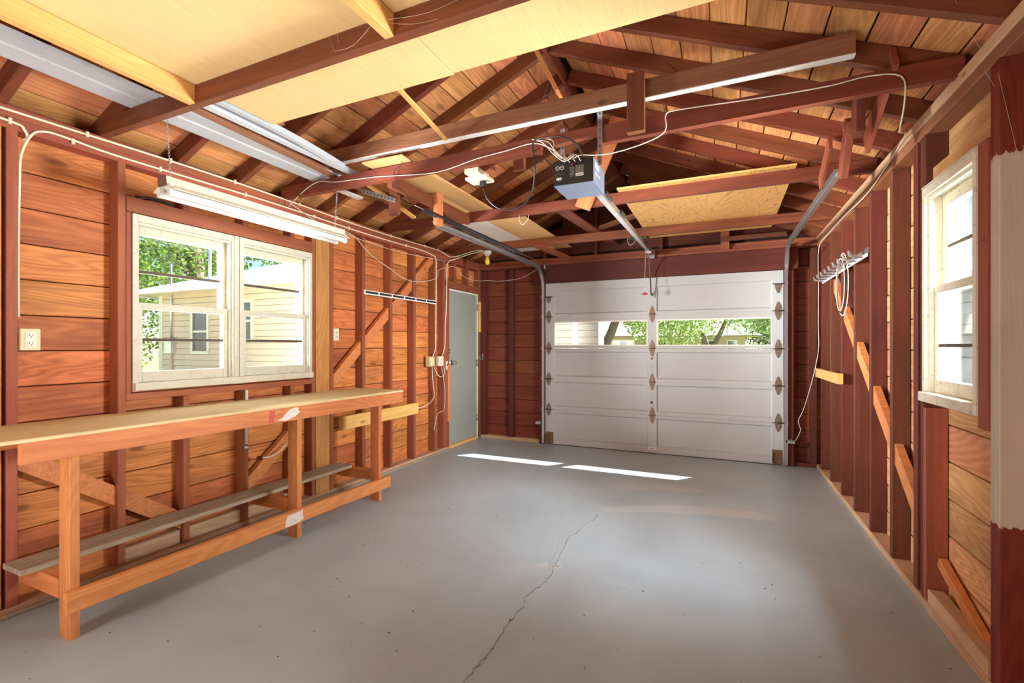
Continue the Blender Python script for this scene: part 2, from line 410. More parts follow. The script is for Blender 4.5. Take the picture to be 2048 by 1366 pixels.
def lathe(mb, cx, cy, prof, mat, n=20):
    v = []; f = []
    for r, z in prof:
        for k in range(n):
            a = 2 * math.pi * k / n; v.append((cx + r * math.cos(a), cy + r * math.sin(a), z))
    for i in range(len(prof) - 1):
        for k in range(n): f.append((i * n + k, i * n + (k + 1) % n, (i + 1) * n + (k + 1) % n, (i + 1) * n + k))
    mb.raw(v, f, mat, True)
def jit(a): return R_.uniform(-a, a)

# key dimensions (metres; the camera stands at x=0, y=0)
L, RR, D = -3.14, 0.92, 5.89       # inner faces of the left studs, right studs, back studs
SL, SR, SB = L - 0.09, RR + 0.09, D + 0.09
PZ0, PZ = 2.36, 2.47               # top plates
RX = (L + RR) / 2
SLOPE = 0.43
Y0 = -1.5
def roof_z(x): return PZ + SLOPE * ((x - L) if x < RX else (RR - x))   # underside of the rafters

# ------------------------------------------------------------------ floor and ground
mb = MB(); mb.box(SL - 0.05, SR + 0.05, Y0, SB + 0.02, -0.12, 0.0, 'floor')
floor = mb.build('floor', kind='structure')
# hairline crack, a slim raised lip of filler with a dark split
ck = [(-0.89, 3.60), (-0.90, 3.448), (-0.968, 3.017), (-0.93, 2.75), (-0.926, 2.643), (-0.905, 2.52), (-0.911, 2.394), (-0.95, 2.266), (-0.924, 2.148), (-0.935, 1.98), (-0.92, 1.81), (-0.921, 1.721), (-0.93, 1.626), (-0.90, 1.4)]
def strip(pts, wid, z, mat, name):
    v = []; f = []
    P = []
    for i in range(len(pts) - 1):
        a, b = Vector(pts[i] + (0,)), Vector(pts[i + 1] + (0,))
        for t in range(6): P.append(a.lerp(b, t / 6.0) + Vector((jit(0.007), jit(0.007), 0)))
    for i, p in enumerate(P):
        w = wid * (0.35 + R_.random()) * (0.2 if i in (0, len(P) - 1) else 1)
        v += [(p.x - w, p.y, 0.0002), (p.x, p.y, z), (p.x + w * 0.9, p.y, 0.0002)]
    for i in range(len(P) - 1):
        a = i * 3; f += [(a, a + 1, a + 4, a + 3), (a + 1, a + 2, a + 5, a + 4)]
    m_ = MB(); m_.raw(v, f, mat, True); return m_.build(name, floor)
strip(ck, 0.03, 0.0035, 'floor', 'crack_filler')
M['crackdark'] = plain('crack_grey', srgb(112, 114, 118), 0.7)  # darker grey of the split, also used on grit
strip([(x + 0.012, y) for x, y in ck], 0.0028, 0.0042, 'crackdark', 'crack')
M['scuff'] = plain('pale_scuff', srgb(190, 195, 200), 0.4)
def blot(pts, name, mat='scuff'):
    m_ = MB(); n = len(pts); c = Vector((sum(p[0] for p in pts) / n, sum(p[1] for p in pts) / n, 0.0011))
    v = [c]; 
    for i in range(n):
        a, b = Vector(pts[i] + (0.0004,)), Vector(pts[(i + 1) % n] + (0.0004,))
        for t in range(4): v.append(a.lerp(b, t / 4.0) + Vector((jit(0.012), jit(0.012), 0)))
    k = len(v) - 1
    m_.raw(v, [(0, 1 + i, 1 + (i + 1) % k) for i in range(k)], mat, True); return m_.build(name, floor)
blot([(-0.90, 3.74), (-0.43, 4.02), (0.13, 4.16), (0.40, 4.08), (0.36, 3.98), (-0.1, 3.92), (-0.5, 3.82), (-0.86, 3.66)], 'floor_patch')
blot([(-0.98, 4.4), (-0.6, 4.62), (-0.2, 4.6), (-0.1, 4.5), (-0.5, 4.42), (-0.9, 4.28)], 'floor_patch')
blot([(-1.03, 2.62), (-0.96, 2.66), (-0.86, 2.64), (-0.90, 2.58), (-1.0, 2.57)], 'floor_patch')
# grit
mb = MB()
for i in range(60):
    x, y = R_.uniform(-2.2, 0.8), R_.uniform(1.2, 4.9); r = R_.uniform(0.002, 0.005)
    mb.raw([(x - r, y - r, 0.0), (x + r, y - r * 0.6, 0.0), (x + r * 0.5, y + r, 0.0), (x, y, r)], [(0, 1, 3), (1, 2, 3), (2, 0, 3)], R_.choice(['black', 'crackdark', 'wire']))
g = mb.build('floor_grit', floor); g['kind'] = 'stuff'

mb = MB()
mb.box(-60, SL - 0.06, -40, 90, -0.35, -0.14, 'grass'); mb.box(SR + 0.06, 60, -40, 90, -0.35, -0.14, 'grass')
mb.box(SL - 0.06, SR + 0.06, 16, 90, -0.35, -0.14, 'grass')
mb.build('lawn', kind='structure')
mb = MB(); mb.box(SL - 0.06, SR + 0.06, SB + 0.02, 16, -0.35, -0.12, 'concrete'); mb.box(-2.2, 40, 16, 21, -0.36, -0.135, 'concrete')
mb.build('driveway', kind='structure')
mb = MB(); mb.box(-10.9, SL - 0.07, -3.0, 5.9, -0.35, -0.136, 'concrete'); mb.build('added_paving', kind='structure')  # paving added so the ground bounces less green light

# ------------------------------------------------------------------ left wall
def wall_sheet(name, kind_axis, at, a0, a1, z0, z1, holes, th):
    """dark building-paper sheet behind the boards, with rectangular openings"""
    mb = MB(); cuts = sorted(set([a0, a1] + [h[0] for h in holes] + [h[1] for h in holes]))
    for i in range(len(cuts) - 1):
        u0, u1 = cuts[i], cuts[i + 1]; mid = (u0 + u1) / 2; zs = [(z0, z1)]
        for h in holes:
            if h[0] < mid < h[1]:
                zs = [p for q in zs for p in ((q[0], min(q[1], h[2])), (max(q[0], h[3]), q[1])) if p[1] - p[0] > 1e-4]
        for q in zs:
            if kind_axis == 'x': mb.box(at, at + th, u0, u1, q[0], q[1], 'felt')
            else: mb.box(u0, u1, at, at + th, q[0], q[1], 'felt')
    return mb.build(name, kind='structure')
BZ = [0.015 + 0.1815 * k for k in range(14)]   # board joints
def clad(wall, axis, at, sgn, a0, a1, holes, mat, ztop=2.50, gap=0.005, seams=()):
    """horizontal boards, one object each; at = inner face, sgn = direction to the outside"""
    for k in range(len(BZ)):
        z0 = BZ[k]; z1 = min(z0 + 0.1815 - gap, ztop)
        if z0 > ztop - 0.02: break
        segs = [(a0, a1, z0, z1)]
        for h in holes:
            nxt = []
            for q in segs:
                ya, yb = max(q[0], h[0]), min(q[1], h[1])
                if yb <= ya or q[3] <= h[2] or q[2] >= h[3]: nxt.append(q); continue
                nxt += [(q[0], ya, q[2], q[3]), (yb, q[1], q[2], q[3]), (ya, yb, q[2], min(q[3], h[2])), (ya, yb, max(q[2], h[3]), q[3])]
            segs = [q for q in nxt if q[1] - q[0] > 0.02 and q[3] - q[2] > 0.012]
        for q in segs:
            cs = [s for s in seams if q[0] + 0.2 < s < q[1] - 0.2 and R_.random() < 0.35]
            e = [q[0]] + cs + [q[1]]
            for i in range(len(e) - 1):
                ea, eb = e[i], e[i + 1] - (0.002 if i < len(e) - 2 else 0)
                o = at + sgn * R_.uniform(0, 0.003)
                if axis == 'x': bx('siding_board', wall, mat, min(o, o + sgn * 0.018), max(o, o + sgn * 0.018), ea, eb, q[2], q[3], 0.0035)
                else: bx('siding_board', wall, mat, ea, eb, min(o, o + sgn * 0.018), max(o, o + sgn * 0.018), q[2], q[3], 0.0035)
HW = (1.575, 2.893, 1.04, 2.085)   # left window opening y0,y1,z0,z1
HD = (5.05, 5.845, -0.02, 2.04)    # side door
wl = wall_sheet('wall_left', 'x', SL - 0.03, Y0, SB, 0, 2.50, [HW, HD], 0.008)
clad(wl, 'x', SL, -1, Y0, SB, [HW, HD], 'siding', seams=(1.07, 3.51, 3.92, 4.74))
ST = 0.04
def stud_l(y0, y1, z0=0.045, z1=PZ0, mat='stud', x1=L): bx('stud', wl, mat, SL + 0.001, x1, y0, y1, z0, z1)
for y0 in (-1.2, -0.8, -0.4, 0.0, 0.41): stud_l(y0, y0 + ST)
stud_l(0.925, 1.035, mat='tanpost')
stud_l(1.050, 1.092); stud_l(1.506, 1.545)
stud_l(1.546, 1.572, 1.03, 2.085)
stud_l(2.886, 2.923); stud_l(3.088, 3.126)
bx('wide_post', wl, 'tanpost', SL + 0.001, L - 0.002, 2.930, 3.083, 0.045, PZ0)
for a in ((3.489, 3.530), (3.897, 3.938), (4.300, 4.342), (4.716, 4.757)): stud_l(*a)
stud_l(4.913, 4.955); stud_l(4.958, 5.0, 0.045, 2.04); stud_l(5.003, 5.046, 0.045, 2.04)
stud_l(5.848, 5.888)
for y in (1.861, 2.271, 2.672): stud_l(y, y + ST, 2.178, PZ0); stud_l(y, y + ST, 0.045, 0.988)
for y in (5.18, 5.5): stud_l(y, y + ST, 2.125, PZ0)
bx('door_header', wl, 'stud', SL + 0.001, L, 5.0, 5.846, 2.042, 2.083); bx('door_header', wl, 'stud', SL + 0.001, L, 5.0, 5.846, 2.084, 2.124)
bx('window_header', wl, 'stud', SL + 0.04, L + 0.004, 1.546, 2.885, 2.088, 2.177)
bx('window_sill_plate', wl, 'stud', SL + 0.001, L + 0.002, 1.546, 2.885, 0.990, 1.030)
bx('top_plate', wl, 'stud', SL, L + 0.001, Y0, D, PZ0, PZ0 + 0.055); bx('top_plate', wl, 'stud', SL, L, Y0, D, PZ0 + 0.056, PZ)
bx('sill_plate', wl, 'sill', SL, L + 0.004, Y0, 5.045, 0.0, 0.043)
bx('concrete_curb', wl, 'grey', SL + 0.1, L + 0.022, Y0, 5.04, 0.0, 0.020)
def brace(wall, mat, xc, y0, z0, y1, z1, studs, h=0.09, w=0.022):
    """diagonal brace cut in between the studs: one piece per bay"""
    cuts = [y0] + [c for s in studs for c in s if y0 < c < y1] + [y1]
    seg = []
    a = y0
    for s in studs:
        if s[1] <= y0 or s[0] >= y1: continue
        if s[0] > a: seg.append((a, s[0]))
        a = max(a, s[1])
    if a < y1: seg.append((a, y1))
    for q in seg:
        za = z0 + (z1 - z0) * (q[0] - y0) / (y1 - y0); zb = z0 + (z1 - z0) * (q[1] - y0) / (y1 - y0)
        m_ = MB()
        hv = h / 2 / math.cos(math.atan2(abs(z1 - z0), y1 - y0))
        m_.prism([(xc - w, q[0] + 0.001, za - hv), (xc - w, q[1] - 0.001, zb - hv), (xc - w, q[1] - 0.001, zb + hv), (xc - w, q[0] + 0.001, za + hv)], (2 * w, 0, 0), mat)
        o = m_.build('diagonal_brace', wall)
LS = [(1.050, 1.092), (1.506, 1.545), (1.861, 1.901), (2.271, 2.311), (2.672, 2.712), (2.886, 3.126), (3.489, 3.530), (3.897, 3.938), (4.300, 4.342), (4.716, 4.757), (4.913, 5.0)]
brace(wl, 'pine', L - 0.045, 1.093, 0.755, 1.861, 0.19, LS)
brace(wl, 'pine', L - 0.045, 2.312, 0.28, 2.672, 0.57, LS)
brace(wl, 'pine', L - 0.045, 3.127, 0.975, 4.913, 2.52, LS[:-1] + [(4.85, 5.1)])
for (y0, y1) in ((1.546, 1.86), (1.902, 2.27), (2.312, 2.671)):
    bx('blocking', wl, 'sill', SL + 0.002, L - 0.03, y0 + 0.002, y1 - 0.002, 0.044, 0.13)

# cross block nailed on the studs beside the bench
bx('nailed_block', wl, 'pale', L + 0.001, L + 0.042, 3.19, 4.33, 0.55, 0.672)
# ------------------------------------------------------------------ right wall
HR = (2.445, 2.985, 1.03, 2.09)
wr = wall_sheet('wall_right', 'x', SR + 0.022, Y0, SB, 0, 2.50, [HR], 0.008)
clad(wr, 'x', SR, 1, Y0, SB, [HR], 'siding_right', seams=(3.49, 4.34))
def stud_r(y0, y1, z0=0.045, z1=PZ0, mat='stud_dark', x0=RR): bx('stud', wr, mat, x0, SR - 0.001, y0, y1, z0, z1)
RS = [(5.648, 5.690), (5.195, 5.235), (4.752, 4.792), (4.328, 4.367), (3.905, 3.946), (3.470, 3.510), (3.075, 3.123)]
for a in RS: stud_r(*a)
stud_r(3.180, 3.196, x0=RR + 0.02)
stud_r(2.999, 3.030); stud_r(2.966, 2.997, 0.045, 1.0, 'stud'); stud_r(2.966, 2.997, 2.10, PZ0)
bx('stud', wr, 'painted', RR, SR - 0.001, 2.283, 2.320, 0.045, PZ0); bx('stud', wr, 'painted', RR + 0.002, SR - 0.001, 2.323, 2.352, 0.045, PZ0)
bx('jack_stud', wr, 'stud', RR - 0.004, RR + 0.035, 2.358, 2.432, 0.985, 2.10)
for y in (1.85, 1.45, 1.05, 0.65, 0.25, -0.15, -0.55, -0.95): stud_r(y, y + ST)
bx('window_header', wr, 'siding_right', RR + 0.03, SR - 0.001, 2.354, 2.965, 2.10, 2.19)
bx('top_plate', wr, 'collar', RR + 0.001, SR, Y0, D, PZ0, PZ0 + 0.055); bx('top_plate', wr, 'sill', RR - 0.004, SR, Y0, D, PZ0 + 0.056, PZ)
bx('sill_plate', wr, 'sill', RR - 0.003, SR, Y0, D, 0.0, 0.043)
brace(wr, 'pine', RR + 0.034, 3.124, 0.42, 5.15, 1.86, [(s[0], s[1]) for s in sorted(RS)], 0.10, 0.02)
bx('blocking', wr, 'sill', RR - 0.002, RR + 0.06, 2.356, 2.93, 0.046, 0.115)
beam('short_brace', wr, 'pine', (RR + 0.062, 2.955, 0.245), (RR + 0.062, 2.50, 0.085), 0.035, 0.05, (0, 0.4, 1))
bx('wall_block', wr, 'pale', RR - 0.042, RR - 0.001, 4.70, 5.72, 0.985, 1.075)
# scraps of pale wood on stud faces
# ------------------------------------------------------------------ back wall
GX0, GX1, GZ = -2.150, 0.602, 2.136
HB = (GX0 + 0.02, GX1 - 0.02, -0.02, GZ - 0.01)
wbk = wall_sheet('wall_back', 'y', SB + 0.022, SL - 0.03, SR + 0.03, 0, 2.55, [HB], 0.008)
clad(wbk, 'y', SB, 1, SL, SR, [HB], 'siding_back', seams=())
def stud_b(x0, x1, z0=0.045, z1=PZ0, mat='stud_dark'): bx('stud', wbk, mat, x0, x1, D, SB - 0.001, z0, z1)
stud_b(L - 0.002, L + 0.075); stud_b(-2.699, -2.640); stud_b(-2.235, -2.165); stud_b(0.66, 0.72); stud_b(0.86, RR - 0.001)
bx('door_jamb', wbk, 'stud_dark', -2.232, -2.160, D - 0.04, D - 0.001, 0.0, 2.13)
bx('door_jamb', wbk, 'stud_dark', 0.625, 0.70, D - 0.04, D - 0.001, 0.0, 2.13)
bx('sill_plate', wbk, 'sill', L, -2.236, D - 0.002, SB, 0.0, 0.043); bx('sill_plate', wbk, 'stud_dark', 0.72, RR, D - 0.002, SB, 0.0, 0.043)
bx('door_header', wbk, 'stud_dark', -2.30, 0.74, D - 0.045, D - 0.002, 2.137, 2.372)
bx('door_header', wbk, 'stud_dark', -2.30, 0.74, D + 0.002, SB - 0.002, 2.137, 2.36)
bx('top_plate', wbk, 'stud', L, RR, D - 0.052, SB, 2.374, 2.405); bx('top_plate', wbk, 'stud', L, RR, D - 0.03, SB, 2.407, 2.437); bx('top_plate', wbk, 'stud', L, RR, D - 0.01, SB, 2.439, 2.469)
# outer stops added to keep light from leaking in round the garage door
bx('door_stop', wbk, 'whitetrim', GX0 - 0.06, GX0 + 0.022, D + 0.045, D + 0.07, 0.0, 2.14); bx('door_stop', wbk, 'whitetrim', GX1 - 0.022, GX1 + 0.06, D + 0.045, D + 0.07, 0.0, 2.14)
# gable, unlit: its shade is put into the dark board colour
for k in range(6):
    z0 = 2.52 + 0.1815 * k; z1 = z0 + 0.176
    xa = L + (z1 - PZ) / SLOPE + 0.02; xb = RR - (z1 - PZ) / SLOPE - 0.02
    if k == 0: xa, xb = SL, SR
    if xb - xa > 0.2: bx('gable_board', wbk, 'stud_dark', xa - 0.2 if k else xa, xb + 0.2 if k else xb, SB, SB + 0.018, z0, z1, 0.0035)
mb = MB(); mb.prism([(SL - 0.4, SB + 0.02, 2.5), (SR + 0.4, SB + 0.02, 2.5), (RX, SB + 0.02, 3.46)], (0, 0.01, 0), 'felt'); mb.build('gable_sheet', wbk)
for x in (-2.2, -1.5, -0.7, 0.0): bx('gable_stud', wbk, 'stud_dark', x, x + ST, D + 0.01, SB - 0.002, 2.471, min(roof_z(x), roof_z(x + ST)) + 0.06)
# rear wall, behind the camera
mb = MB(); mb.box(SL, SR, Y0 - 0.03, Y0, 0, 2.5, 'felt'); mb.prism([(SL - 0.4, Y0, 2.5), (SR + 0.4, Y0, 2.5), (RX, Y0, 3.46)], (0, -0.03, 0), 'felt')
wrear = mb.build('wall_rear', kind='structure')
for k in range(13): bx('siding_board', wrear, 'siding', SL, SR, Y0, Y0 + 0.018, BZ[k], BZ[k] + 0.176)

# ------------------------------------------------------------------ roof
mb = MB()
rt = 0.10 * math.sqrt(1 + SLOPE ** 2)      # vertical thickness of the rafters
OVH = 0.42
for s in (-1, 1):
    xe = (L - OVH) if s < 0 else (RR + OVH); ze = PZ - SLOPE * OVH + rt + 0.024
    zr = roof_z(RX) + rt + 0.024
    mb.prism([(xe, Y0 - 0.2, ze), (RX, Y0 - 0.2, zr), (RX, Y0 - 0.2, zr + 0.03), (xe, Y0 - 0.2, ze + 0.03)], (0, SB + 0.3 - Y0 + 0.2, 0), 'felt')
ceil = mb.build('ceiling', kind='structure')
for s in (-1, 1):
    x = (SL - 0.055) if s < 0 else (SR + 0.035)
    bx('eave_light_stop', ceil, 'rafter', x, x + 0.02, Y0, SB + 0.1, 2.40, 2.555)  # added to close the eave against outdoor light leaking in
slen = math.hypot(RX - L, (RX - L) * SLOPE); ux = 1 / math.hypot(1, SLOPE); uz = SLOPE * ux
for s in (-1, 1):
    base = L if s < 0 else RR; n = Vector((-uz * (1 if s < 0 else -1), 0, ux))
    wdt = 0.181; k = -2
    while True:
        d0 = k * wdt + 0.03; d1 = d0 + wdt - 0.007; k += 1
        if d0 > slen - 0.02: break
        d1 = min(d1, slen)
        dm = (d0 + d1) / 2
        c = Vector((base - s * dm * ux, 0, PZ + dm * uz)) + n * (0.10 + 0.011)
        ys = [Y0 - 0.1] + sorted(R_.sample([1.83, 3.46, 4.28, 0.61, 2.65, 5.09], R_.choice([0, 1, 1, 2]))) + [SB + 0.2]
        for i in range(len(ys) - 1):
            beam('roof_board', ceil, 'roof', (c.x, ys[i], c.z + jit(0.001)), (c.x, ys[i + 1] - 0.003, c.z + jit(0.001)), d1 - d0, 0.019, tuple(n), 0.003)
for k in range(-3, 12):
    y = 1.42 + 0.4072 * k
    for s in (-1, 1):
        base = L if s < 0 else RR; n = Vector((-uz * (1 if s < 0 else -1), 0, ux))
        a = Vector((base + s * (OVH - 0.05), y + 0.02, PZ - SLOPE * (OVH - 0.05))) + n * 0.05
        b = Vector((RX + s * 0.012, y + 0.02, roof_z(RX) - 0.005)) + n * 0.05 + Vector((-s * 0.0, 0, 0))
        o = beam('rafter', ceil, 'rafter', a, b, 0.042, 0.10, tuple(n))
bx('ridge_board', ceil, 'rafter', RX - 0.010, RX + 0.010, Y0, SB, roof_z(RX) - 0.02, roof_z(RX) + rt - 0.012)
# ceiling joists
JH = 0.09
def joist(y, w=0.042, mat='rafter', x0=L - 0.02, x1=RR + 0.02, z=PZ): return bx('ceiling_joist', ceil, mat, x0, x1, y - w / 2, y + w / 2, z, z + JH)
joist(0.2); joist(1.44)
# joist with a notch sawn out of its underside above the opener
z = PZ - 0.012
mb = MB(); mb.prism([(L - 0.02, 2.600, z), (-0.985, 2.600, z), (-0.985, 2.600, z + 0.045), (-0.90, 2.600, z + 0.05), (-0.90, 2.600, z + 0.025), (-0.62, 2.600, z + 0.05), (-0.62, 2.600, z - 0.01), (RR + 0.02, 2.600, z), (RR + 0.02, 2.600, z + JH), (L - 0.02, 2.600, z + JH)], (0, 0.042, 0), 'rafter')
mb.build('notched_joist', ceil)
joist(3.855); joist(5.11)
# long weathered collar beam with a pale lower edge
bx('collar_beam', ceil, 'collar', -2.74, 0.545, 2.545, 2.585, 2.625, 2.722)
bx('painted_strip', ceil, 'whitetrim', -2.74, 0.545, 2.544, 2.586, 2.618, 2.6245)
def hang(name, x0, x1, y0, y1, z0, z1, mat='rafter'): return bx(name, ceil, mat, x0, x1, y0, y1, z0, z1)
hang('hanger_post', -0.462, -0.372, 2.500, 2.542, 2.435, 2.745)
hang('hanger_post', -2.335, -2.255, 2.88, 2.92, 2.31, 2.52)
hang('hanger_post', -2.158, -2.118, 3.22, 3.31, 2.30, 2.56, 'pine')
hang('hanger_post', 0.600, 0.640, 2.80, 2.89, 2.365, 2.62)
beam('hanger_post', ceil, 'stud', (0.655, 3.18, 2.58), (0.655, 3.36, 2.32), 0.04, 0.09, (0, 1, 0.6))
beam('hanger_brace', ceil, 'stud', (0.60, 3.40, 2.55), (0.60, 3.72, 2.40), 0.02, 0.10, (0, 0.4, 1))
beam('hanger_brace', ceil, 'stud', (0.70, 2.60, 2.60), (0.70, 3.05, 2.38), 0.02, 0.12, (0, 0.4, 1))
hang('track_beam', -2.200, -2.160, 2.70, 3.83, 2.445, 2.535)
hang('track_beam', -2.252, -2.204, 2.62, 3.22, 2.50, 2.595, 'stud')
# ridge gussets
beam('gusset', ceil, 'pine', (-1.03, 2.64, 3.10), (-0.885, 2.64, 2.80), 0.10, 0.02, (1, 0, 0.6))
beam('lath', ceil, 'pale', (-1.55, 1.98, 2.66), (-1.58, 2.50, 2.60), 0.03, 0.012, (0, 0, 1))
# wide plank from the notched joist down to the next joist
beam('plank_brace', ceil, 'pine', (-1.075, 3.822, 2.46), (-0.765, 3.822, 3.16), 0.020, 0.135, (1, 0, 0))
beam('plank_brace', ceil, 'rafter', (-1.40, 3.88, 2.575), (-1.25, 5.9, 2.59), 0.12, 0.02, (0, 0, 1))
beam('plank_brace', ceil, 'rafter', (-0.72, 4.6, 2.575), (-1.25, 5.10, 2.60), 0.10, 0.02, (0, 0, 1))
beam('plank_brace', ceil, 'stud', (-1.95, 5.05, 2.46), (-1.85, 5.84, 2.455), 0.12, 0.02, (0, 0, 1))
hang('hanger_block', -0.02, 0.07, 5.82, 5.84, 2.40, 2.62, 'stud')
hang('hanger_block', -1.30, -1.22, 2.90, 2.94, 2.50, 2.68)

# ------------------------------------------------------------------ windows
def window(name, sx, xi, y0, y1, z0, z1, bays, mat, meet, mt_up, mt_lo, depth=0.13):
    """sx = direction to the outside, xi = inner face; bays = list of (ya, yb) clear openings"""
    def X(a, b): return (min(xi + sx * a, xi + sx * b), max(xi + sx * a, xi + sx * b))
    root = link(name, None, None, Matrix.Translation(Vector((xi, (y0 + y1) / 2, z0))), 'structure'); root.empty_display_size = .1
    a, b = X(-0.006, depth)
    mb = MB()
    mb.box(a, b, y0, bays[0][0], z0, z1, mat); mb.box(a, b, bays[-1][1], y1, z0, z1, mat)
    mb.box(a, b, bays[0][0], bays[-1][1], z1 - 0.042, z1, mat)
    for i in range(len(bays) - 1):
        ya, yb = bays[i][1], bays[i + 1][0]
        mb.box(a, b, ya, yb, z0, z1 - 0.042, mat)
        e, f = X(-0.014, -0.006); mb.box(e, f, ya + 0.012, (ya + yb) / 2 - 0.004, z0 + 0.03, z1, mat); mb.box(e, f, (ya + yb) / 2 + 0.004, yb - 0.012, z0 + 0.03, z1, mat)
    mb.build('window_frame', root, 0.002)
    a, b = X(-0.022, depth + 0.03); bx('window_sill', root, mat, a, b, y0 + 0.006, y1 - 0.001, z0 + 0.004, z0 + 0.05)
    for ya, yb in bays:
        for up in (0, 1):
            a, b = X(0.03 + 0.036 * up, 0.063 + 0.036 * up)
            za, zb = (meet - 0.02, z1 - 0.043) if up else (z0 + 0.051, meet + 0.012)
            sw = 0.042; br = 0.03 if up else 0.062; tr = 0.062 if up else 0.04
            mb = MB(); mb.box(a, b, ya + 0.001, ya + sw, za, zb, mat); mb.box(a, b, yb - sw, yb - 0.001, za, zb, mat)
            mb.box(a, b, ya + sw, yb - sw, za, za + br, mat); mb.box(a, b, ya + sw, yb - sw, zb - tr, zb, mat)
            s = mb.build('sash', root, 0.002)
            zm = mt_up if up else mt_lo
            c = (a + b) / 2
            bx('muntin', s, 'backlitwood', a + 0.006, b - 0.006, ya + sw, yb - sw, zm - 0.009, zm + 0.009)
            for q0, q1 in ((za + br, zm - 0.009), (zm + 0.009, zb - tr)):
                mb = MB(); mb.box(c - 0.0015, c + 0.0015, ya + sw - 0.002, yb - sw + 0.002, q0, q1, 'glass'); mb.build('pane', s)
    for ya, yb in bays:   # stops
        a, b = X(0.012, 0.029)
        mb = MB(); mb.box(a, b, ya + 0.0005, ya + 0.012, z0 + 0.051, z1 - 0.043, mat); mb.box(a, b, yb - 0.012, yb - 0.0005, z0 + 0.051, z1 - 0.043, mat)
        mb.box(a, b, ya + 0.012, yb - 0.012, z1 - 0.057, z1 - 0.043, mat)
        mb.build('sash_stop', root)
    return root
w1 = window('window_1', -1, L, 1.577, 2.884, 1.040, 2.083, [(1.604, 2.186), (2.272, 2.858)], 'white', 1.555, 1.757, 1.345)
w2 = window('window_2', 1, RR, 2.447, 2.990, 1.030, 2.090, [(2.472, 2.962)], 'chipped', 1.59, 1.79, 1.31)
bx('drip_cap', w2, 'white', RR - 0.008, RR + 0.1, 2.447, 2.99, 2.091, 2.100)

# ------------------------------------------------------------------ side door
d1 = link('door_1', None, None, Matrix.Translation(Vector((L - 0.03, 5.44, 0))), 'structure'); d1.empty_display_size = .1
bx('door_leaf', d1, 'doorgrey', L - 0.068, L - 0.030, 5.074, 5.822, 0.045, 2.012)
mb = MB(); mb.box(L - 0.07, L - 0.022, 5.052, 5.0725, 0.0, 2.034, 'whitetrim'); mb.box(L - 0.07, L - 0.022, 5.8235, 5.843, 0.0, 2.034, 'whitetrim'); mb.box(L - 0.07, L - 0.022, 5.0725, 5.8235, 2.0135, 2.034, 'whitetrim')
mb.build('door_frame', d1, 0.002)
bx('threshold', d1, 'pale', L - 0.09, L - 0.008, 5.075, 5.82, 0.0, 0.040)
mb = MB(); mb.cyl((L - 0.030, 5.135, 1.09), (L - 0.024, 5.135, 1.09), 0.034, 'galv'); mb.tube([(L - 0.024, 5.135, 1.09), (L + 0.01, 5.135, 1.09), (L + 0.018, 5.135, 1.09), (L + 0.038, 5.135, 1.09), (L + 0.044, 5.135, 1.09)], [0.012, 0.012, 0.026, 0.028, 0.012], 'galv', 16, True, False)
mb.build('door_knob', d1)
mb = MB(); mb.box(L - 0.03, L - 0.026, 5.08, 5.11, 1.20, 1.27, 'galv'); mb.cyl((L - 0.026, 5.095, 1.235), (L - 0.012, 5.095, 1.235), 0.011, 'galv'); mb.build('dead_bolt', d1)
for z in (0.25, 1.02, 1.80):
    mb = MB(); mb.cyl((L - 0.016, 5.826, z), (L - 0.016, 5.826, z + 0.09), 0.007, 'galv', 10); mb.box(L - 0.03, L - 0.02, 5.79, 5.826, z, z + 0.09, 'galv'); mb.build('hinge', d1)
bx('door_stop', d1, 'pine', L - 0.0195, L + 0.014, 5.004, 5.050, 0.36, 1.07)
bx('door_stop', d1, 'pale', L - 0.0195, L + 0.008, 5.846, 5.886, 1.50, 1.93)
t = empty('latch_hook', (L + 0.01, 5.87, 1.1), 'small bright metal hook latch at the edge of the grey side door', 'latch')
mb = MB(); mb.box(L + 0.001, L + 0.006, 5.852, 5.882, 1.10, 1.17, 'galv'); mb.build('plate', t)
mb = MB(); mb.tube([(L + 0.006, 5.866, 1.12), (L + 0.035, 5.862, 1.11), (L + 0.045, 5.86, 1.14), (L + 0.045, 5.86, 1.20)], 0.004, 'galv', 8); mb.build('hook', t)

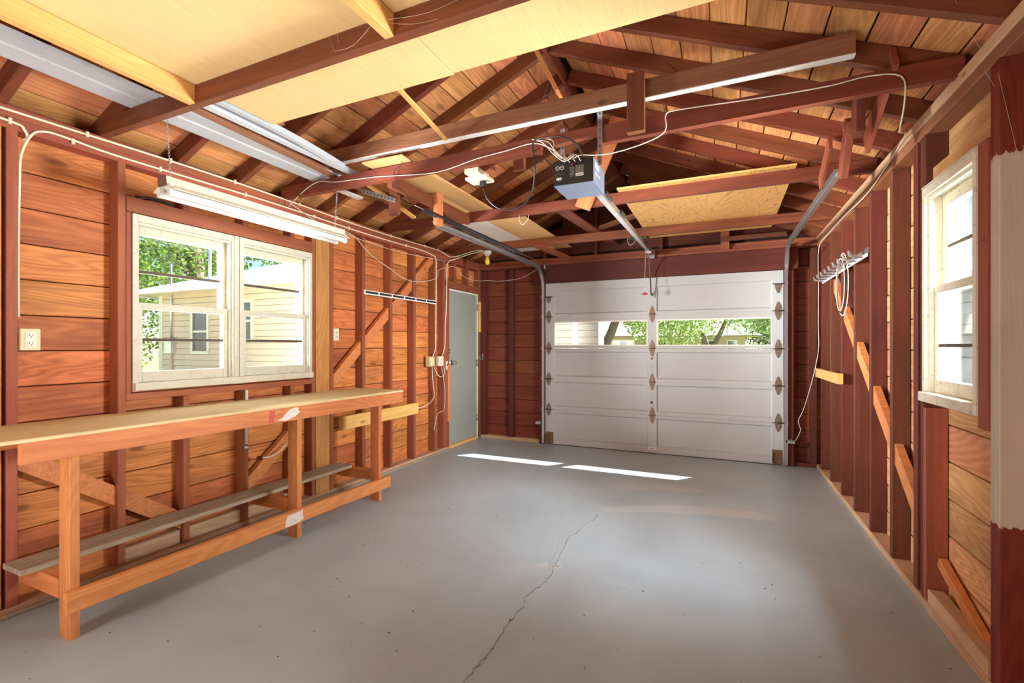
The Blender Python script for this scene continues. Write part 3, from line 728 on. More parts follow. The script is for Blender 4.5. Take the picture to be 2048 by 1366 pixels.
# ------------------------------------------------------------------ garage door
d2 = link('door_2', None, None, Matrix.Translation(Vector((-0.775, D, 0))), 'structure'); d2.empty_display_size = .1
FY, IY, BY = D - 0.018, D + 0.002, D + 0.022
ZS = [0.006, 0.463, 0.868, 1.275, 1.690, 2.134]
PX = [(-2.035, -0.830), (-0.728, 0.500)]
PZs = [(0.085, 0.425), (0.505, 0.830), (0.905, 1.232), (1.304, 1.625), (1.722, 2.030)]
def section(k):
    z0, z1 = ZS[k] + 0.0015, ZS[k + 1] - 0.0015; q0, q1 = PZs[k]; win = (k == 3)
    xs = [GX0, PX[0][0], PX[0][1], PX[1][0], PX[1][1], GX1]; mb = MB()
    def rect(x0, x1, a, b): mb.raw([(x0, FY, a), (x1, FY, a), (x1, FY, b), (x0, FY, b)], [(0, 1, 2, 3)], 'doorwhite')
    rect(xs[0], xs[5], z0, q0); rect(xs[0], xs[5], q1, z1)
    for a, b in ((0, 1), (2, 3), (4, 5)): rect(xs[a], xs[b], q0, q1)
    for x0, x1 in PX:
        i = 0.014; o = [(x0, FY, q0), (x1, FY, q0), (x1, FY, q1), (x0, FY, q1)]
        if win:
            n = [(x0, BY, q0), (x1, BY, q0), (x1, BY, q1), (x0, BY, q1)]
            mb.raw(o + n, [(0, 1, 5, 4), (1, 2, 6, 5), (2, 3, 7, 6), (3, 0, 4, 7)], 'doorwhite')
        else:
            n = [(x0 + i, IY, q0 + i), (x1 - i, IY, q0 + i), (x1 - i, IY, q1 - i), (x0 + i, IY, q1 - i)]
            mb.raw(o + n, [(0, 1, 5, 4), (1, 2, 6, 5), (2, 3, 7, 6), (3, 0, 4, 7), (4, 5, 6, 7)], 'doorwhite')
    mb.raw([(xs[0], FY, z0), (xs[5], FY, z0), (xs[5], BY, z0), (xs[0], BY, z0)], [(0, 3, 2, 1)], 'doorwhite')
    mb.raw([(xs[0], FY, z1), (xs[5], FY, z1), (xs[5], BY, z1), (xs[0], BY, z1)], [(0, 1, 2, 3)], 'doorwhite')
    for x in (xs[0], xs[5]): mb.raw([(x, FY, z0), (x, BY, z0), (x, BY, z1), (x, FY, z1)], [(0, 1, 2, 3)], 'doorwhite')
    def back(x0, x1, a, b): mb.raw([(x0, BY, a), (x1, BY, a), (x1, BY, b), (x0, BY, b)], [(3, 2, 1, 0)], 'doorwhite')
    if win:
        back(xs[0], xs[5], z0, q0); back(xs[0], xs[5], q1, z1)
        for a, b in ((0, 1), (2, 3), (4, 5)): back(xs[a], xs[b], q0, q1)
    else: back(xs[0], xs[5], z0, z1)
    s = mb.build('section', d2)
    if win:
        for x0, x1 in PX:
            mb = MB(); w = 0.016
            for a, b, c, d in ((x0, x1, q0, q0 + w), (x0, x1, q1 - w, q1), (x0, x0 + w, q0 + w, q1 - w), (x1 - w, x1, q0 + w, q1 - w)): mb.box(a, b, FY - 0.004, FY + 0.012, c, d, 'whitetrim')
            mb.build('window_bead', s)
            mb = MB(); mb.box(x0, x1, FY + 0.014, FY + 0.017, q0, q1, 'glass'); mb.build('pane', s)
    return s
secs = [section(k) for k in range(5)]
def hinge(x, z, mat, stem=0, tall=0.10, half=False):
    w = 0.035; mb = MB(); th = 0.004
    if not half: mb.prism([(x - w, FY - 0.0005, z + 0.004), (x + w, FY - 0.0005, z + 0.004), (x + w * 0.85, FY - 0.0005, z + tall * 0.45), (x + 0.008, FY - 0.0005, z + tall), (x - 0.008, FY - 0.0005, z + tall), (x - w * 0.85, FY - 0.0005, z + tall * 0.45)], (0, -th, 0), mat)
    mb.prism([(x - w, FY - 0.0005, z - 0.004), (x - w * 0.85, FY - 0.0005, z - tall * 0.45), (x - 0.008, FY - 0.0005, z - tall), (x + 0.008, FY - 0.0005, z - tall), (x + w * 0.85, FY - 0.0005, z - tall * 0.45), (x + w, FY - 0.0005, z - 0.004)], (0, -th, 0), mat)
    mb.cyl((x - w * 1.1, FY - 0.008, z), (x + w * 1.1, FY - 0.008, z), 0.007, mat, 8)
    for dz in (0.06, 0.032, -0.032, -0.06):
        if half and dz > 0: continue
        mb.cyl((x, FY - 0.004, z + dz), (x, FY - 0.009, z + dz), 0.006, 'galv', 8)
    h = mb.build('hinge', d2)
    if stem:
        mb = MB(); mb.cyl((x - stem * 0.06, FY - 0.022, z), (x + stem * 0.085, FY - 0.022, z), 0.005, 'darkmetal', 8); mb.cyl((x + stem * 0.078, FY - 0.022, z), (x + stem * 0.092, FY - 0.022, z), 0.021, 'galv', 14)
        mb.build('roller', h)
for z in ZS[1:5]:
    hinge(-0.779, z, 'rustmetal'); hinge(GX0 + 0.042, z, 'rustmetal', -1, 0.085); hinge(GX1 - 0.045, z, 'rustmetal', 1)
hinge(GX0 + 0.042, 1.955, 'rustmetal', -1, 0.085, True); hinge(GX1 - 0.045, 1.985, 'rustmetal', 1, 0.10, True)
for x, s in ((GX0 + 0.055, -1), (GX1 - 0.055, 1)):
    mb = MB(); mb.box(x - 0.05, x + 0.05, FY - 0.006, FY - 0.0005, 0.012, 0.165, 'rust'); mb.box(x - 0.05, x - 0.045, FY - 0.03, FY - 0.006, 0.02, 0.14, 'rust')
    for a in (-0.03, 0.02):
        for b_ in (0.04, 0.09, 0.14): mb.cyl((x + a, FY - 0.006, b_), (x + a, FY - 0.011, b_), 0.006, 'galv', 8)
    b = mb.build('bottom_bracket', d2, label='rusty metal corner bracket')
mb = MB(); mb.box(-0.83, -0.73, FY - 0.010, FY - 0.0005, 0.045, 0.075, 'whitetrim'); mb.box(-0.815, -0.745, FY - 0.016, FY - 0.010, 0.052, 0.068, 'doorwhite'); mb.build('lift_handle', d2)
mb = MB(); mb.cyl((-0.785, FY - 0.0005, 0.62), (-0.785, FY - 0.006, 0.62), 0.014, 'black'); mb.build('lock_hole', d2)
mb = MB()
for z in (0.72, 1.02, 1.05, 1.16): mb.cyl((-0.785, FY - 0.0005, z), (-0.785, FY - 0.004, z), 0.005, 'rustmetal', 8)
mb.cyl((-0.785, FY - 0.0005, 1.15), (-0.785, FY - 0.006, 1.15), 0.012, 'rustmetal', 12); mb.build('bolt', d2)
mb = MB(); mb.box(GX0, GX1, FY - 0.002, BY, 0.0, 0.0055, 'black'); mb.build('bottom_seal', d2)

# tracks -----------------------------------------------------------
def sweep(path, prof, mat, mb):
    """path: list of (point, side, normal); prof: closed list of (side, normal) offsets"""
    v = []; n = len(prof)
    for p, s, nn in path:
        for a, b in prof: v.append(Vector(p) + Vector(s) * a + Vector(nn) * b)
    f = [(i * n + k, i * n + (k + 1) % n, (i + 1) * n + (k + 1) % n, (i + 1) * n + k) for i in range(len(path) - 1) for k in range(n)]
    f += [tuple(range(n - 1, -1, -1)), tuple((len(path) - 1) * n + k for k in range(n))]
    mb.raw(v, f, mat)
def track(x, inward, zh, yend, zend, label):
    t = empty('garage_door_track', (x, D - 0.06, 0), label, 'track')
    yv = D - 0.052; r = 0.27; path = []
    for z in (0.02, 0.6, 1.2, zh - r): path.append(((x, yv, z), (1, 0, 0), (0, 1, 0)))
    for i in range(1, 10):
        a = math.radians(90 * i / 9)
        path.append(((x, yv - r + r * math.cos(a), zh - r + r * math.sin(a)), (1, 0, 0), (0, math.cos(a), math.sin(a))))
    for q in (0.3, 0.6, 1.0): path.append(((x, (yv - r) * (1 - q) + yend * q, zh * (1 - q) + zend * q), (1, 0, 0), (0, 0, 1)))
    w, h, tt = 0.030 * inward, 0.024, 0.0022
    # a C-shaped channel, its mouth towards the door
    prof = [(0, -h), (-w, -h), (-w, -h + 0.008), (-w + tt * inward, -h + 0.008), (-w + tt * inward, -h + tt), (-tt * inward, -h + tt), (-tt * inward, h - tt), (-w + tt * inward, h - tt), (-w + tt * inward, h - 0.008), (-w, h - 0.008), (-w, h), (0, h)]
    mb = MB(); sweep(path, prof, 'galv', mb); mb.build('rail', t)
    # jamb angle and flag bracket
    mb = MB(); xx = x + 0.003 * inward
    a, b = sorted((xx, xx + 0.002 * inward)); mb.box(a, b, D - 0.055, D - 0.006, 0.1, 2.05, 'rustmetal')
    mb.box(*sorted((xx, xx + 0.03 * inward)), D - 0.044, D - 0.042, 0.1, 2.05, 'rustmetal') if False else None
    mb.prism([(xx, D - 0.05, 2.05), (xx, D - 0.05, zh + 0.02), (xx, D - 0.11, zh + 0.03), (xx, D - 0.16, zh - 0.06)], (0.002 * inward, 0, 0), 'galv')
    mb.cyl((xx - 0.002 * inward, D - 0.07, zh + 0.005), (xx + 0.004 * inward, D - 0.07, zh + 0.005), 0.011, 'darkmetal', 10)
    mb.build('flag_bracket', t)
    # punched angle on top of the free end
    mb = MB(); a, b = sorted((x, x + 0.032 * inward)); mb.box(a, b, yend, yend + 0.75, zend + h, zend + h + 0.002, 'galv')
    for i in range(9): mb.cyl((x + 0.0005, yend + 0.05 + i * 0.075, zend + h * 0.2), (x - 0.0025, yend + 0.05 + i * 0.075, zend + h * 0.2), 0.006, 'black', 8) if inward < 0 else mb.cyl((x - 0.0005, yend + 0.05 + i * 0.075, zend + h * 0.2), (x + 0.0025, yend + 0.05 + i * 0.075, zend + h * 0.2), 0.006, 'black', 8)
    mb.build('punched_angle', t)
    return t
track(-2.185, -1, 2.330, 3.285, 2.318, 'left metal garage door track with spring above it, curving down by the side door')
track(0.642, 1, 2.375, 3.36, 2.345, 'right metal garage door track hung from wooden posts beside the stud wall')

# extension spring over the left track
mb = MB(); pts = []; n = 1500; turns = 150
for i in range(n + 1):
    u = i / n; a = 2 * math.pi * turns * u
    y = 3.05 + 1.95 * u; zc = 2.368 + 0.008 * u
    pts.append((-2.128 + 0.017 * math.cos(a), y, zc + 0.017 * math.sin(a)))
mb.tube(pts, 0.0032, 'darkmetal', 4, True, False)
sp = empty('extension_spring', (-2.128, 4.0, 2.37), 'long dark coil spring stretched above the left garage door track', 'spring')
mb.build('coil', sp)
mb = MB(); mb.tube([(-2.128, 2.93, 2.372), (-2.128, 3.0, 2.372), (-2.128, 3.05, 2.37)], 0.004, 'galv', 6); mb.build('hook', sp); mb = MB(); mb.tube([(-2.128, 5.0, 2.376), (-2.128, 5.5, 2.37), (-2.14, 5.75, 2.36)], 0.0025, 'galv', 6); mb.build('cable', sp)
mb = MB(); mb.cyl((-2.134, 5.78, 2.35), (-2.122, 5.78, 2.35), 0.04, 'galv', 18); mb.build('pulley', sp)
# punched angle hanging under the notched joist
t = empty('punched_angle_iron', (-2.42, 2.9, 2.47), 'short punched steel angle running between the wooden hangers at left', 'bracket')
o = beam('angle', t, 'galv', (-2.575, 2.86, 2.520), (-2.26, 2.868, 2.412), 0.003, 0.032, (0, 0, 1))
d = Vector((-2.26 + 2.575, 0.008, 2.412 - 2.520))
mb = MB()
for i in range(9):
    p = Vector((-2.575, 2.8585, 2.520)) + d * (0.06 + i * 0.105); mb.cyl(p, p + Vector((0, -0.0012, 0)), 0.006, 'black', 8)
mb.build('holes', t)['kind'] = 'stuff'

# ------------------------------------------------------------------ opener
op = empty('garage_door_opener', (-0.75, 2.6, 2.197), 'blue-grey garage door opener hanging from the ceiling joist', 'door opener')
mb = MB(); mb.box(-0.862, -0.636, 2.484, 2.74, 2.199, 2.200, 'opener'); mb.box(-0.862, -0.636, 2.484, 2.74, 2.2, 2.334, 'openerside'); mb.build('housing', op, 0.004)
mb = MB(); mb.box(-0.860, -0.638, 2.479, 2.4835, 2.201, 2.333, 'black'); bp = mb.build('rear_panel', op, label='black rear panel with dials and printed notes')
mb = MB()
for cx in (-0.838, -0.812):
    for k in range(20):
        a, b = 2 * math.pi * k / 20, 2 * math.pi * (k + 1) / 20
        mb.raw([(cx + r * math.cos(q), 2.4785, 2.296 + r * math.sin(q)) for q, r in ((a, 0.0095), (b, 0.0095), (b, 0.0115), (a, 0.0115))], [(0, 1, 2, 3)], 'pwhite')
for cx, an in ((-0.838, 0.8), (-0.812, 0.5)):
    dx, dz = 0.009 * math.cos(an), 0.009 * math.sin(an); mb.raw([(cx - dx, 2.4785, 2.296 + dz), (cx + dx, 2.4785, 2.296 - dz), (cx + dx, 2.4785, 2.298 - dz), (cx - dx, 2.4785, 2.298 + dz)], [(0, 1, 2, 3)], 'pwhite')
for i in range(7): mb.box(-0.768, -0.742, 2.4784, 2.4788, 2.240 + i * 0.008, 2.2435 + i * 0.008, 'pgrey')
for i in range(10): mb.box(-0.735, -0.690, 2.4784, 2.4788, 2.238 + i * 0.006, 2.2415 + i * 0.006, 'pgrey' if i > 2 else 'pwhite')
for i in range(6): mb.box(-0.845 + i * 0.005, -0.8425 + i * 0.005 + 0.001 * (i % 3), 2.4784, 2.4788, 2.228, 2.243, 'pwhite')
mb.box(-0.862 + 0.005, -0.800, 2.4775, 2.4784, 2.2605, 2.262, 'pgrey')
mb.build('printed_notes', bp)['kind'] = 'stuff'
mb = MB(); mb.cyl((-0.752, 2.479, 2.304), (-0.752, 2.472, 2.304), 0.005, 'red', 10); mb.build('indicator_light', bp)
mb = MB(); mb.box(-0.6355, -0.6349, 2.52, 2.60, 2.285, 2.312, 'pwhite'); mb.box(-0.6355, -0.6349, 2.52, 2.62, 2.255, 2.262, 'pwhite'); mb.build('side_label', op)
ra, rb = Vector((-0.672, 2.742, 2.212)), Vector((-0.785, 5.74, 2.415))
beam('rail', op, 'galv', ra, rb, 0.040, 0.022)
beam('rail_top', op, 'galv', ra + Vector((0.012, 0, 0.024)), rb + Vector((0.012, 0, 0.024)), 0.008, 0.022)
for q in (0.02, 0.22, 0.75):
    p = ra.lerp(rb, q); beam('rail_joiner', op, 'darkmetal', p + Vector((0.03, 0, 0.02)), p + Vector((0.022, 0.22, 0.032)), 0.016, 0.02)
e = ra.lerp(rb, 0.955)
mb = MB(); mb.box(e.x - 0.035, e.x + 0.035, e.y - 0.06, e.y + 0.07, e.z - 0.035, e.z + 0.02, 'galv'); mb.cyl((e.x - 0.04, e.y + 0.09, e.z), (e.x + 0.04, e.y + 0.09, e.z), 0.03, 'galv'); mb.build('trolley', op, 0.003); mb = MB(); mb.box(e.x - 0.04, e.x + 0.04, 5.80, 5.842, e.z - 0.05, e.z + 0.05, 'galv'); mb.build('header_bracket', op, 0.003)
mb = MB(); mb.tube([(e.x, e.y - 0.02, e.z - 0.03), (-0.792, 5.72, 2.25), (-0.790, 5.78, 2.13)], 0.007, 'rustmetal', 8)
mb.tube([(-0.790, 5.78, 2.14), (-0.787, 5.80, 2.02), (-0.785, 5.82, 1.94), (-0.775, 5.858, 1.915)], 0.008, 'darkmetal', 8); mb.box(-0.80, -0.75, 5.855, FY - 0.001, 1.885, 1.945, 'galv'); mb.build('door_arm', op)
mb = MB(); mb.tube([(-0.815, 5.60, 2.37), (-0.825, 5.60, 2.15), (-0.826, 5.60, 1.925)], 0.0025, 'wire', 6); mb.build('release_rope', op)
mb = MB(); mb.box(-0.862, -0.790, 5.592, 5.608, 1.903, 1.918, 'red'); mb.cyl((-0.826, 5.60, 1.895), (-0.826, 5.60, 1.93), 0.012, 'red', 10); mb.build('release_handle', op, 0.004, label='red pull handle')
for (x, y, z0, z1) in ((-0.628, 2.595, 2.32, 2.72), (-0.868, 2.66, 2.42, 2.60), (-0.83, 2.72, 2.33, 2.47)):
    s = bx('hanger_strap', op, 'galv', x - 0.014, x + 0.014, y - 0.002, y + 0.0, z0, z1)
    mb = MB()
    for i in range(int((z1 - z0) / 0.045)): mb.cyl((x, y - 0.0021, z0 + 0.02 + i * 0.045), (x, y - 0.003, z0 + 0.02 + i * 0.045), 0.005, 'black', 8)
    mb.build('holes', s)['kind'] = 'stuff'

# ------------------------------------------------------------------ workbench
wbn = empty('workbench', (-2.87, 2.1, 0), 'long narrow timber workbench with a lower shelf under the double window', 'workbench')
beam('bench_top', wbn, 'benchtop', (-2.868, 0.45, 0.922), (-2.868, 3.405, 0.905), 0.54, 0.016)
beam('apron', wbn, 'pine', (-2.618, 0.915, 0.867), (-2.618, 3.400, 0.8515), 0.036, 0.094)
for y in (1.083, 2.300, 3.126):
    zt = 0.912 - 0.0058 * (y - 0.9) - 0.004
    bx('leg', wbn, 'pine', -2.728, -2.638, y, y + 0.038, 0.0, zt)
    bx('stretcher', wbn, 'pine', -3.10, -2.729, y - 0.002, y + 0.036, 0.168, 0.258)
beam('lower_rail', wbn, 'pine', (-2.618, 1.06, 0.180), (-2.618, 3.235, 0.145), 0.036, 0.092)
bx('shelf_board', wbn, 'grey', -3.085, -2.905, 1.02, 3.10, 0.2595, 0.285)
bx('bench_cleat', wbn, 'pine', L + 0.006, L + 0.044, 0.6, 3.36, 0.815, 0.892)
def smear(pts, name, mat, x):
    mb = MB(); n = len(pts); c = (x + 0.0012, sum(p[0] for p in pts) / n, sum(p[1] for p in pts) / n); v = [c]
    for i in range(n):
        a, b = pts[i], pts[(i + 1) % n]
        for t_ in range(4): v.append((x + 0.0004, a[0] + (b[0] - a[0]) * t_ / 4 + jit(0.006), a[1] + (b[1] - a[1]) * t_ / 4 + jit(0.003)))
    k = len(v) - 1; mb.raw(v, [(0, 1 + i, 1 + (i + 1) % k) for i in range(k)], mat); return mb.build(name, wbn)
smear([(2.115, 0.826), (2.17, 0.855), (2.20, 0.885), (2.27, 0.900), (2.285, 0.86), (2.25, 0.835), (2.17, 0.820)], 'paint_smear', 'patch', -2.600)
smear([(2.045, 0.820), (2.06, 0.895), (2.10, 0.895), (2.09, 0.820)], 'paint_smear', 'redpaint', -2.600)
smear([(2.17, 0.120), (2.19, 0.190), (2.31, 0.195), (2.32, 0.130), (2.25, 0.115)], 'paint_smear', 'patch', -2.600)

# ------------------------------------------------------------------ shop light
LX = -2.600
tl = empty('tube_light', (LX, 2.05, 2.08), 'long twin-tube shop light hanging on chains above the double window', 'light fixture')
ya, yb = 1.44, 2.665
mb = MB(); mb.prism([(LX - 0.034, ya, 2.128), (LX + 0.034, ya, 2.128), (LX + 0.030, ya, 2.172), (LX - 0.030, ya, 2.172)], (0, yb - ya, 0), 'lampwhite'); mb.build('channel', tl)
mb = MB()
for s in (-1, 1): mb.prism([(LX + s * 0.034, ya + 0.003, 2.134), (LX + s * 0.036, ya + 0.003, 2.130), (LX + s * 0.086, ya + 0.003, 2.098), (LX + s * 0.086, ya + 0.003, 2.102)], (0, yb - ya - 0.006, 0), 'lampwhite')
mb.prism([(LX - 0.034, ya + 0.003, 2.1275), (LX + 0.034, ya + 0.003, 2.1275), (LX, ya + 0.003, 2.108)], (0, yb - ya - 0.006, 0), 'lampwhite')
mb.build('reflector', tl)
for s in (-1, 1):
    mb = MB(); mb.cyl((LX + s * 0.043, ya + 0.022, 2.088), (LX + s * 0.043, yb - 0.022, 2.088), 0.018, 'tube', 16); mb.build('fluorescent_tube', tl)
    for y in (ya + 0.004, yb - 0.020): mb = MB(); mb.box(LX + s * 0.043 - 0.013, LX + s * 0.043 + 0.013, y, y + 0.016, 2.072, 2.127, 'whitetrim'); mb.build('lamp_socket', tl)
for y in (ya - 0.003, yb + 0.0005):
    mb = MB(); mb.prism([(LX - 0.036, y, 2.120), (LX - 0.040, y, 2.165), (LX - 0.028, y, 2.176), (LX + 0.030, y, 2.176), (LX + 0.038, y, 2.120)], (0, 0.0025, 0), 'rustmetal' if y < 2 else 'lampwhite'); mb.build('end_plate', tl)
def chain(p0, p1, parent, name='chain'):
    p0, p1 = Vector(p0), Vector(p1); n = int((p1 - p0).length / 0.013); mb = MB(); dd = (p1 - p0).normalized(); a = dd.orthogonal().normalized(); b = dd.cross(a)
    for i in range(n):
        c = p0.lerp(p1, (i + .5) / n); s = a if i % 2 else b; pts = []
        for k in range(9):
            t_ = 2 * math.pi * k / 8; pts.append(c + dd * math.cos(t_) * 0.0095 + s * math.sin(t_) * 0.0045)
        mb.tube(pts, 0.0012, 'galv', 4, True, False, False)
    return mb.build(name, parent)
chain((LX + 0.01, 1.455, 2.469), (LX + 0.012, 1.47, 2.178), tl); chain((LX, 2.622, 2.457), (LX, 2.60, 2.178), tl)

# ------------------------------------------------------------------ bare bulb
bl = empty('ceiling_bulb', (-2.63, 5.08, 2.35), 'yellow light bulb in a white ceramic holder under the far left joist', 'light bulb')
mb = MB(); lathe(mb, -2.63, 5.10, [(0.0, 2.468), (0.052, 2.468), (0.056, 2.455), (0.048, 2.432), (0.030, 2.425), (0.027, 2.405), (0.0, 2.405)], 'whitetrim'); mb.build('lamp_holder', bl)
mb = MB(); lathe(mb, -2.63, 5.10, [(0.0, 2.404), (0.018, 2.402), (0.020, 2.385), (0.029, 2.355), (0.031, 2.335), (0.026, 2.312), (0.014, 2.300), (0.0, 2.298)], 'yellow'); mb.build('bulb', bl)

# ------------------------------------------------------------------ cables and wires
def cable(name, pts, r, mat, label, cat='cable', clips=None, group=None):
    t = empty(name, pts[0], label, cat, group)
    mb = MB(); mb.tube(pts, r, mat, 8); mb.build('cable_run', t)
    if clips:
        for (x, y, z, ax) in clips:
            mb = MB(); mb.box(x - 0.004, x + 0.010, y - 0.006, y + 0.006, z - 0.014, z + 0.014, 'cream'); mb.build('cable_clip', t)
    return t
cx = L + 0.007
zu = lambda y: 2.452 - 0.010 * math.sin(y * 2.2)
zl = lambda y: 2.392 + 0.006 * math.sin(y * 3.1)
cable('electric_cable', [(cx, y, zu(y)) for y in (0.3, 0.8, 1.3, 1.8, 2.3, 2.8, 3.3, 3.8, 4.3, 4.8)] + [(cx + 0.006, 5.02, 2.425), (-3.05, 5.075, 2.432), (-2.93, 5.08, 2.455), (-2.80, 5.082, 2.480), (-2.70, 5.084, 2.478), (-2.66, 5.09, 2.462)], 0.0060, 'cable',
      'upper cream cable clipped along the left top plate, turning to the bulb', clips=[(cx, y, zu(y), 0) for y in (1.36, 1.78, 2.2, 2.75, 3.15, 3.9, 4.5)])
cable('electric_cable', [(cx, 0.3, 2.402), (cx, 0.8, 2.398), (cx, 1.07, 2.392), (cx + 0.004, 1.11, 2.37), (cx - 0.02, 1.13, 2.345), (cx - 0.045, 1.12, 2.335)], 0.0060, 'cable',
      'short cream cable end curling round the near stud under the upper cable', clips=[(cx, 1.06, 2.393, 0)])
cable('electric_cable', [(L - 0.02, 1.100, 1.45), (L - 0.018, 1.099, 1.8), (L - 0.006, 1.099, 2.1), (L - 0.004, 1.105, 2.25), (cx, 1.14, 2.36), (cx, 1.19, 2.395), (cx, 1.27, 2.398)] + [(cx, y, zl(y)) for y in (1.5, 2.0, 2.5, 3.0, 3.5, 4.0, 4.4)] + [(cx, 4.62, 2.385), (cx + 0.001, 4.72, 2.36), (cx + 0.001, 4.735, 2.25), (cx, 4.735, 1.9), (cx, 4.73, 1.5), (cx, 4.725, 1.28), (L - 0.006, 4.69, 1.185)], 0.0058, 'cable',
      'lower cream cable from the near outlet along the left plate to the far box', clips=[(cx, y, zl(y), 0) for y in (1.3, 1.72, 2.28, 2.9, 3.3, 4.15)])
cable('electric_cable', [(-2.66, 5.085, 2.468), (-2.82, 5.078, 2.452), (-2.95, 5.074, 2.425), (-3.06, 5.065, 2.395), (L + 0.012, 5.03, 2.37), (cx, 4.985, 2.30), (cx, 4.975, 2.1), (cx, 4.965, 1.8), (cx, 4.94, 1.55), (cx, 4.93, 1.3), (L - 0.002, 4.88, 1.185)], 0.0058, 'cable',
      'cream cable from the bulb down beside the side door to the paler box')
cable('loose_wire', [(L + 0.002, 4.70, 1.055), (L + 0.02, 4.73, 0.98), (L + 0.03, 4.80, 0.93), (L + 0.02, 4.90, 0.96), (L + 0.01, 4.90, 1.055)], 0.004, 'wire', 'white wire looping between the undersides of the two outlet boxes', 'wire')
cable('loose_wire', [(L + 0.002, 4.66, 1.055), (L + 0.01, 4.67, 0.85), (L + 0.012, 4.69, 0.72), (L + 0.02, 4.63, 0.66), (L + 0.03, 4.50, 0.62), (L + 0.02, 4.36, 0.61), (L + 0.004, 4.28, 0.66)], 0.0045, 'wire', 'white wire hanging from the left outlet box towards the nailed block', 'wire')
cable('loose_wire', [(L + 0.004, 4.86, 1.055), (L + 0.01, 4.90, 0.9), (L + 0.012, 4.93, 0.7), (L + 0.012, 4.90, 0.52), (L + 0.010, 4.80, 0.50), (L + 0.006, 4.745, 0.45), (L + 0.004, 4.70, 0.30)], 0.0035, 'wire', 'white wire drooping low between the far studs beside the side door', 'wire')
# thin wire sagging along the far left wall
def px(x, y, z): return (x, y, z)
cable('bell_wire', [(L + 0.02, 2.64, 2.44), (L + 0.03, 2.95, 2.34), (L + 0.03, 3.15, 2.345), (L + 0.03, 3.35, 2.32), (L + 0.03, 3.55, 2.20), (L + 0.03, 3.85, 2.10), (L + 0.03, 4.15, 2.02), (L + 0.03, 4.45, 2.04), (L + 0.03, 4.72, 2.12), (L + 0.02, 4.78, 2.22), (L + 0.02, 4.98, 2.28), (L + 0.02, 5.14, 2.31), (L + 0.03, 5.4, 2.21), (L + 0.04, 5.75, 2.21), (-3.0, 5.82, 2.22), (-2.8, 5.83, 2.20), (-2.5, 5.82, 2.22), (-2.3, 5.76, 2.28), (-2.21, 5.70, 2.30)], 0.003, 'wire', 'thin white wire sagging across the far left studs to the corner', 'wire')
cable('bell_wire', [(L + 0.02, 2.66, 2.33), (L + 0.03, 2.85, 2.24), (L + 0.03, 3.06, 2.25), (L + 0.02, 3.12, 2.34), (L + 0.02, 3.45, 2.31), (L + 0.02, 4.0, 2.30), (L + 0.02, 4.55, 2.33), (L + 0.01, 4.95, 2.35)], 0.0025, 'wire', 'thin pale wire strung just under the cables past the shop light', 'wire')
# wires on the notched joist
jy = 2.594
cable('bell_wire', [(L + 0.03, 2.63, 2.40), (-2.9, jy, 2.49), (-2.75, jy, 2.535), (-2.60, jy, 2.51), (-2.4, jy, 2.50), (-2.2, jy, 2.49), (-2.05, jy, 2.475), (-1.7, 2.58, 2.44), (-1.4, 2.57, 2.475), (-1.2, 2.57, 2.49), (-1.02, 2.56, 2.50), (-0.90, 2.53, 2.44), (-0.82, 2.475, 2.355), (-0.76, 2.47, 2.34)], 0.003, 'wire', 'thin white wire run along the notched joist from the left wall to the opener', 'wire')
cable('bell_wire', [(-0.74, 2.47, 2.335), (-0.70, 2.47, 2.345), (-0.62, 2.48, 2.335), (-0.52, 2.50, 2.34), (-0.36, 2.50, 2.365), (-0.27, 2.52, 2.415), (-0.27, 2.56, 2.52), (-0.20, jy, 2.545), (0.0, jy, 2.535), (0.2, jy, 2.525), (0.45, jy, 2.52), (0.60, jy, 2.53), (0.72, 2.59, 2.50), (0.74, 2.62, 2.40), (0.80, 2.9, 2.37), (0.90, 3.2, 2.44), (RR - 0.01, 3.9, 2.36), (RR - 0.01, 4.6, 2.37), (RR - 0.012, 5.2, 2.36), (RR - 0.03, 5.60, 2.30), (RR - 0.03, 5.62, 1.9), (RR - 0.03, 5.63, 1.5), (RR - 0.03, 5.63, 1.25), (0.84, 5.72, 0.9), (0.78, 5.80, 0.62), (0.74, 5.83, 0.5), (0.76, 5.83, 0.40), (0.71, 5.83, 0.28)], 0.0032, 'wire', 'thin white wire from the opener along the joist and down the right far corner', 'wire')
for k, (dx, dz) in enumerate(((0, 0), (0.03, 0.02), (-0.03, 0.03))):
    cable('loose_wire', [(-0.98 + dx, 2.53, 2.50 + dz * 0.3), (-0.90 + dx, 2.49, 2.46), (-0.85, 2.46, 2.395 - dz), (-0.79, 2.46, 2.33 - dz * 0.4), (-0.76 + dx, 2.465, 2.35), (-0.735 + dx, 2.475, 2.315)], 0.0025, 'wire', ('white wire tangled over the back of the opener', 'looser white wire dipping lowest behind the opener', 'white wire arching highest into the opener')[k], 'wire')
oc = empty('electric_cable', (-0.7, 2.5, 2.5), 'black cord with an orange-white run looping from the opener to the joist outlet', 'cord')
mb = MB(); mb.tube([(-0.69, 2.47, 2.335), (-0.72, 2.45, 2.40), (-0.80, 2.44, 2.45), (-0.90, 2.47, 2.475), (-1.00, 2.52, 2.49), (-1.05, 2.66, 2.44), (-1.07, 2.72, 2.40), (-1.10, 2.76, 2.30), (-1.16, 2.77, 2.22), (-1.24, 2.77, 2.19), (-1.34, 2.76, 2.21), (-1.42, 2.76, 2.28), (-1.455, 2.76, 2.37)], 0.0048, 'black', 8); mb.build('cord', oc)
mb = MB(); mb.box(-1.475, -1.435, 2.745, 2.775, 2.37, 2.405, 'black'); mb.build('plug', oc, 0.004)
oc['label'] = 'black power cord looping down from the opener to the white outlet on the joist'
t = empty('joist_outlet', (-1.48, 2.74, 2.43), 'white outlet box fixed below the notched joist, black plug in it', 'outlet')
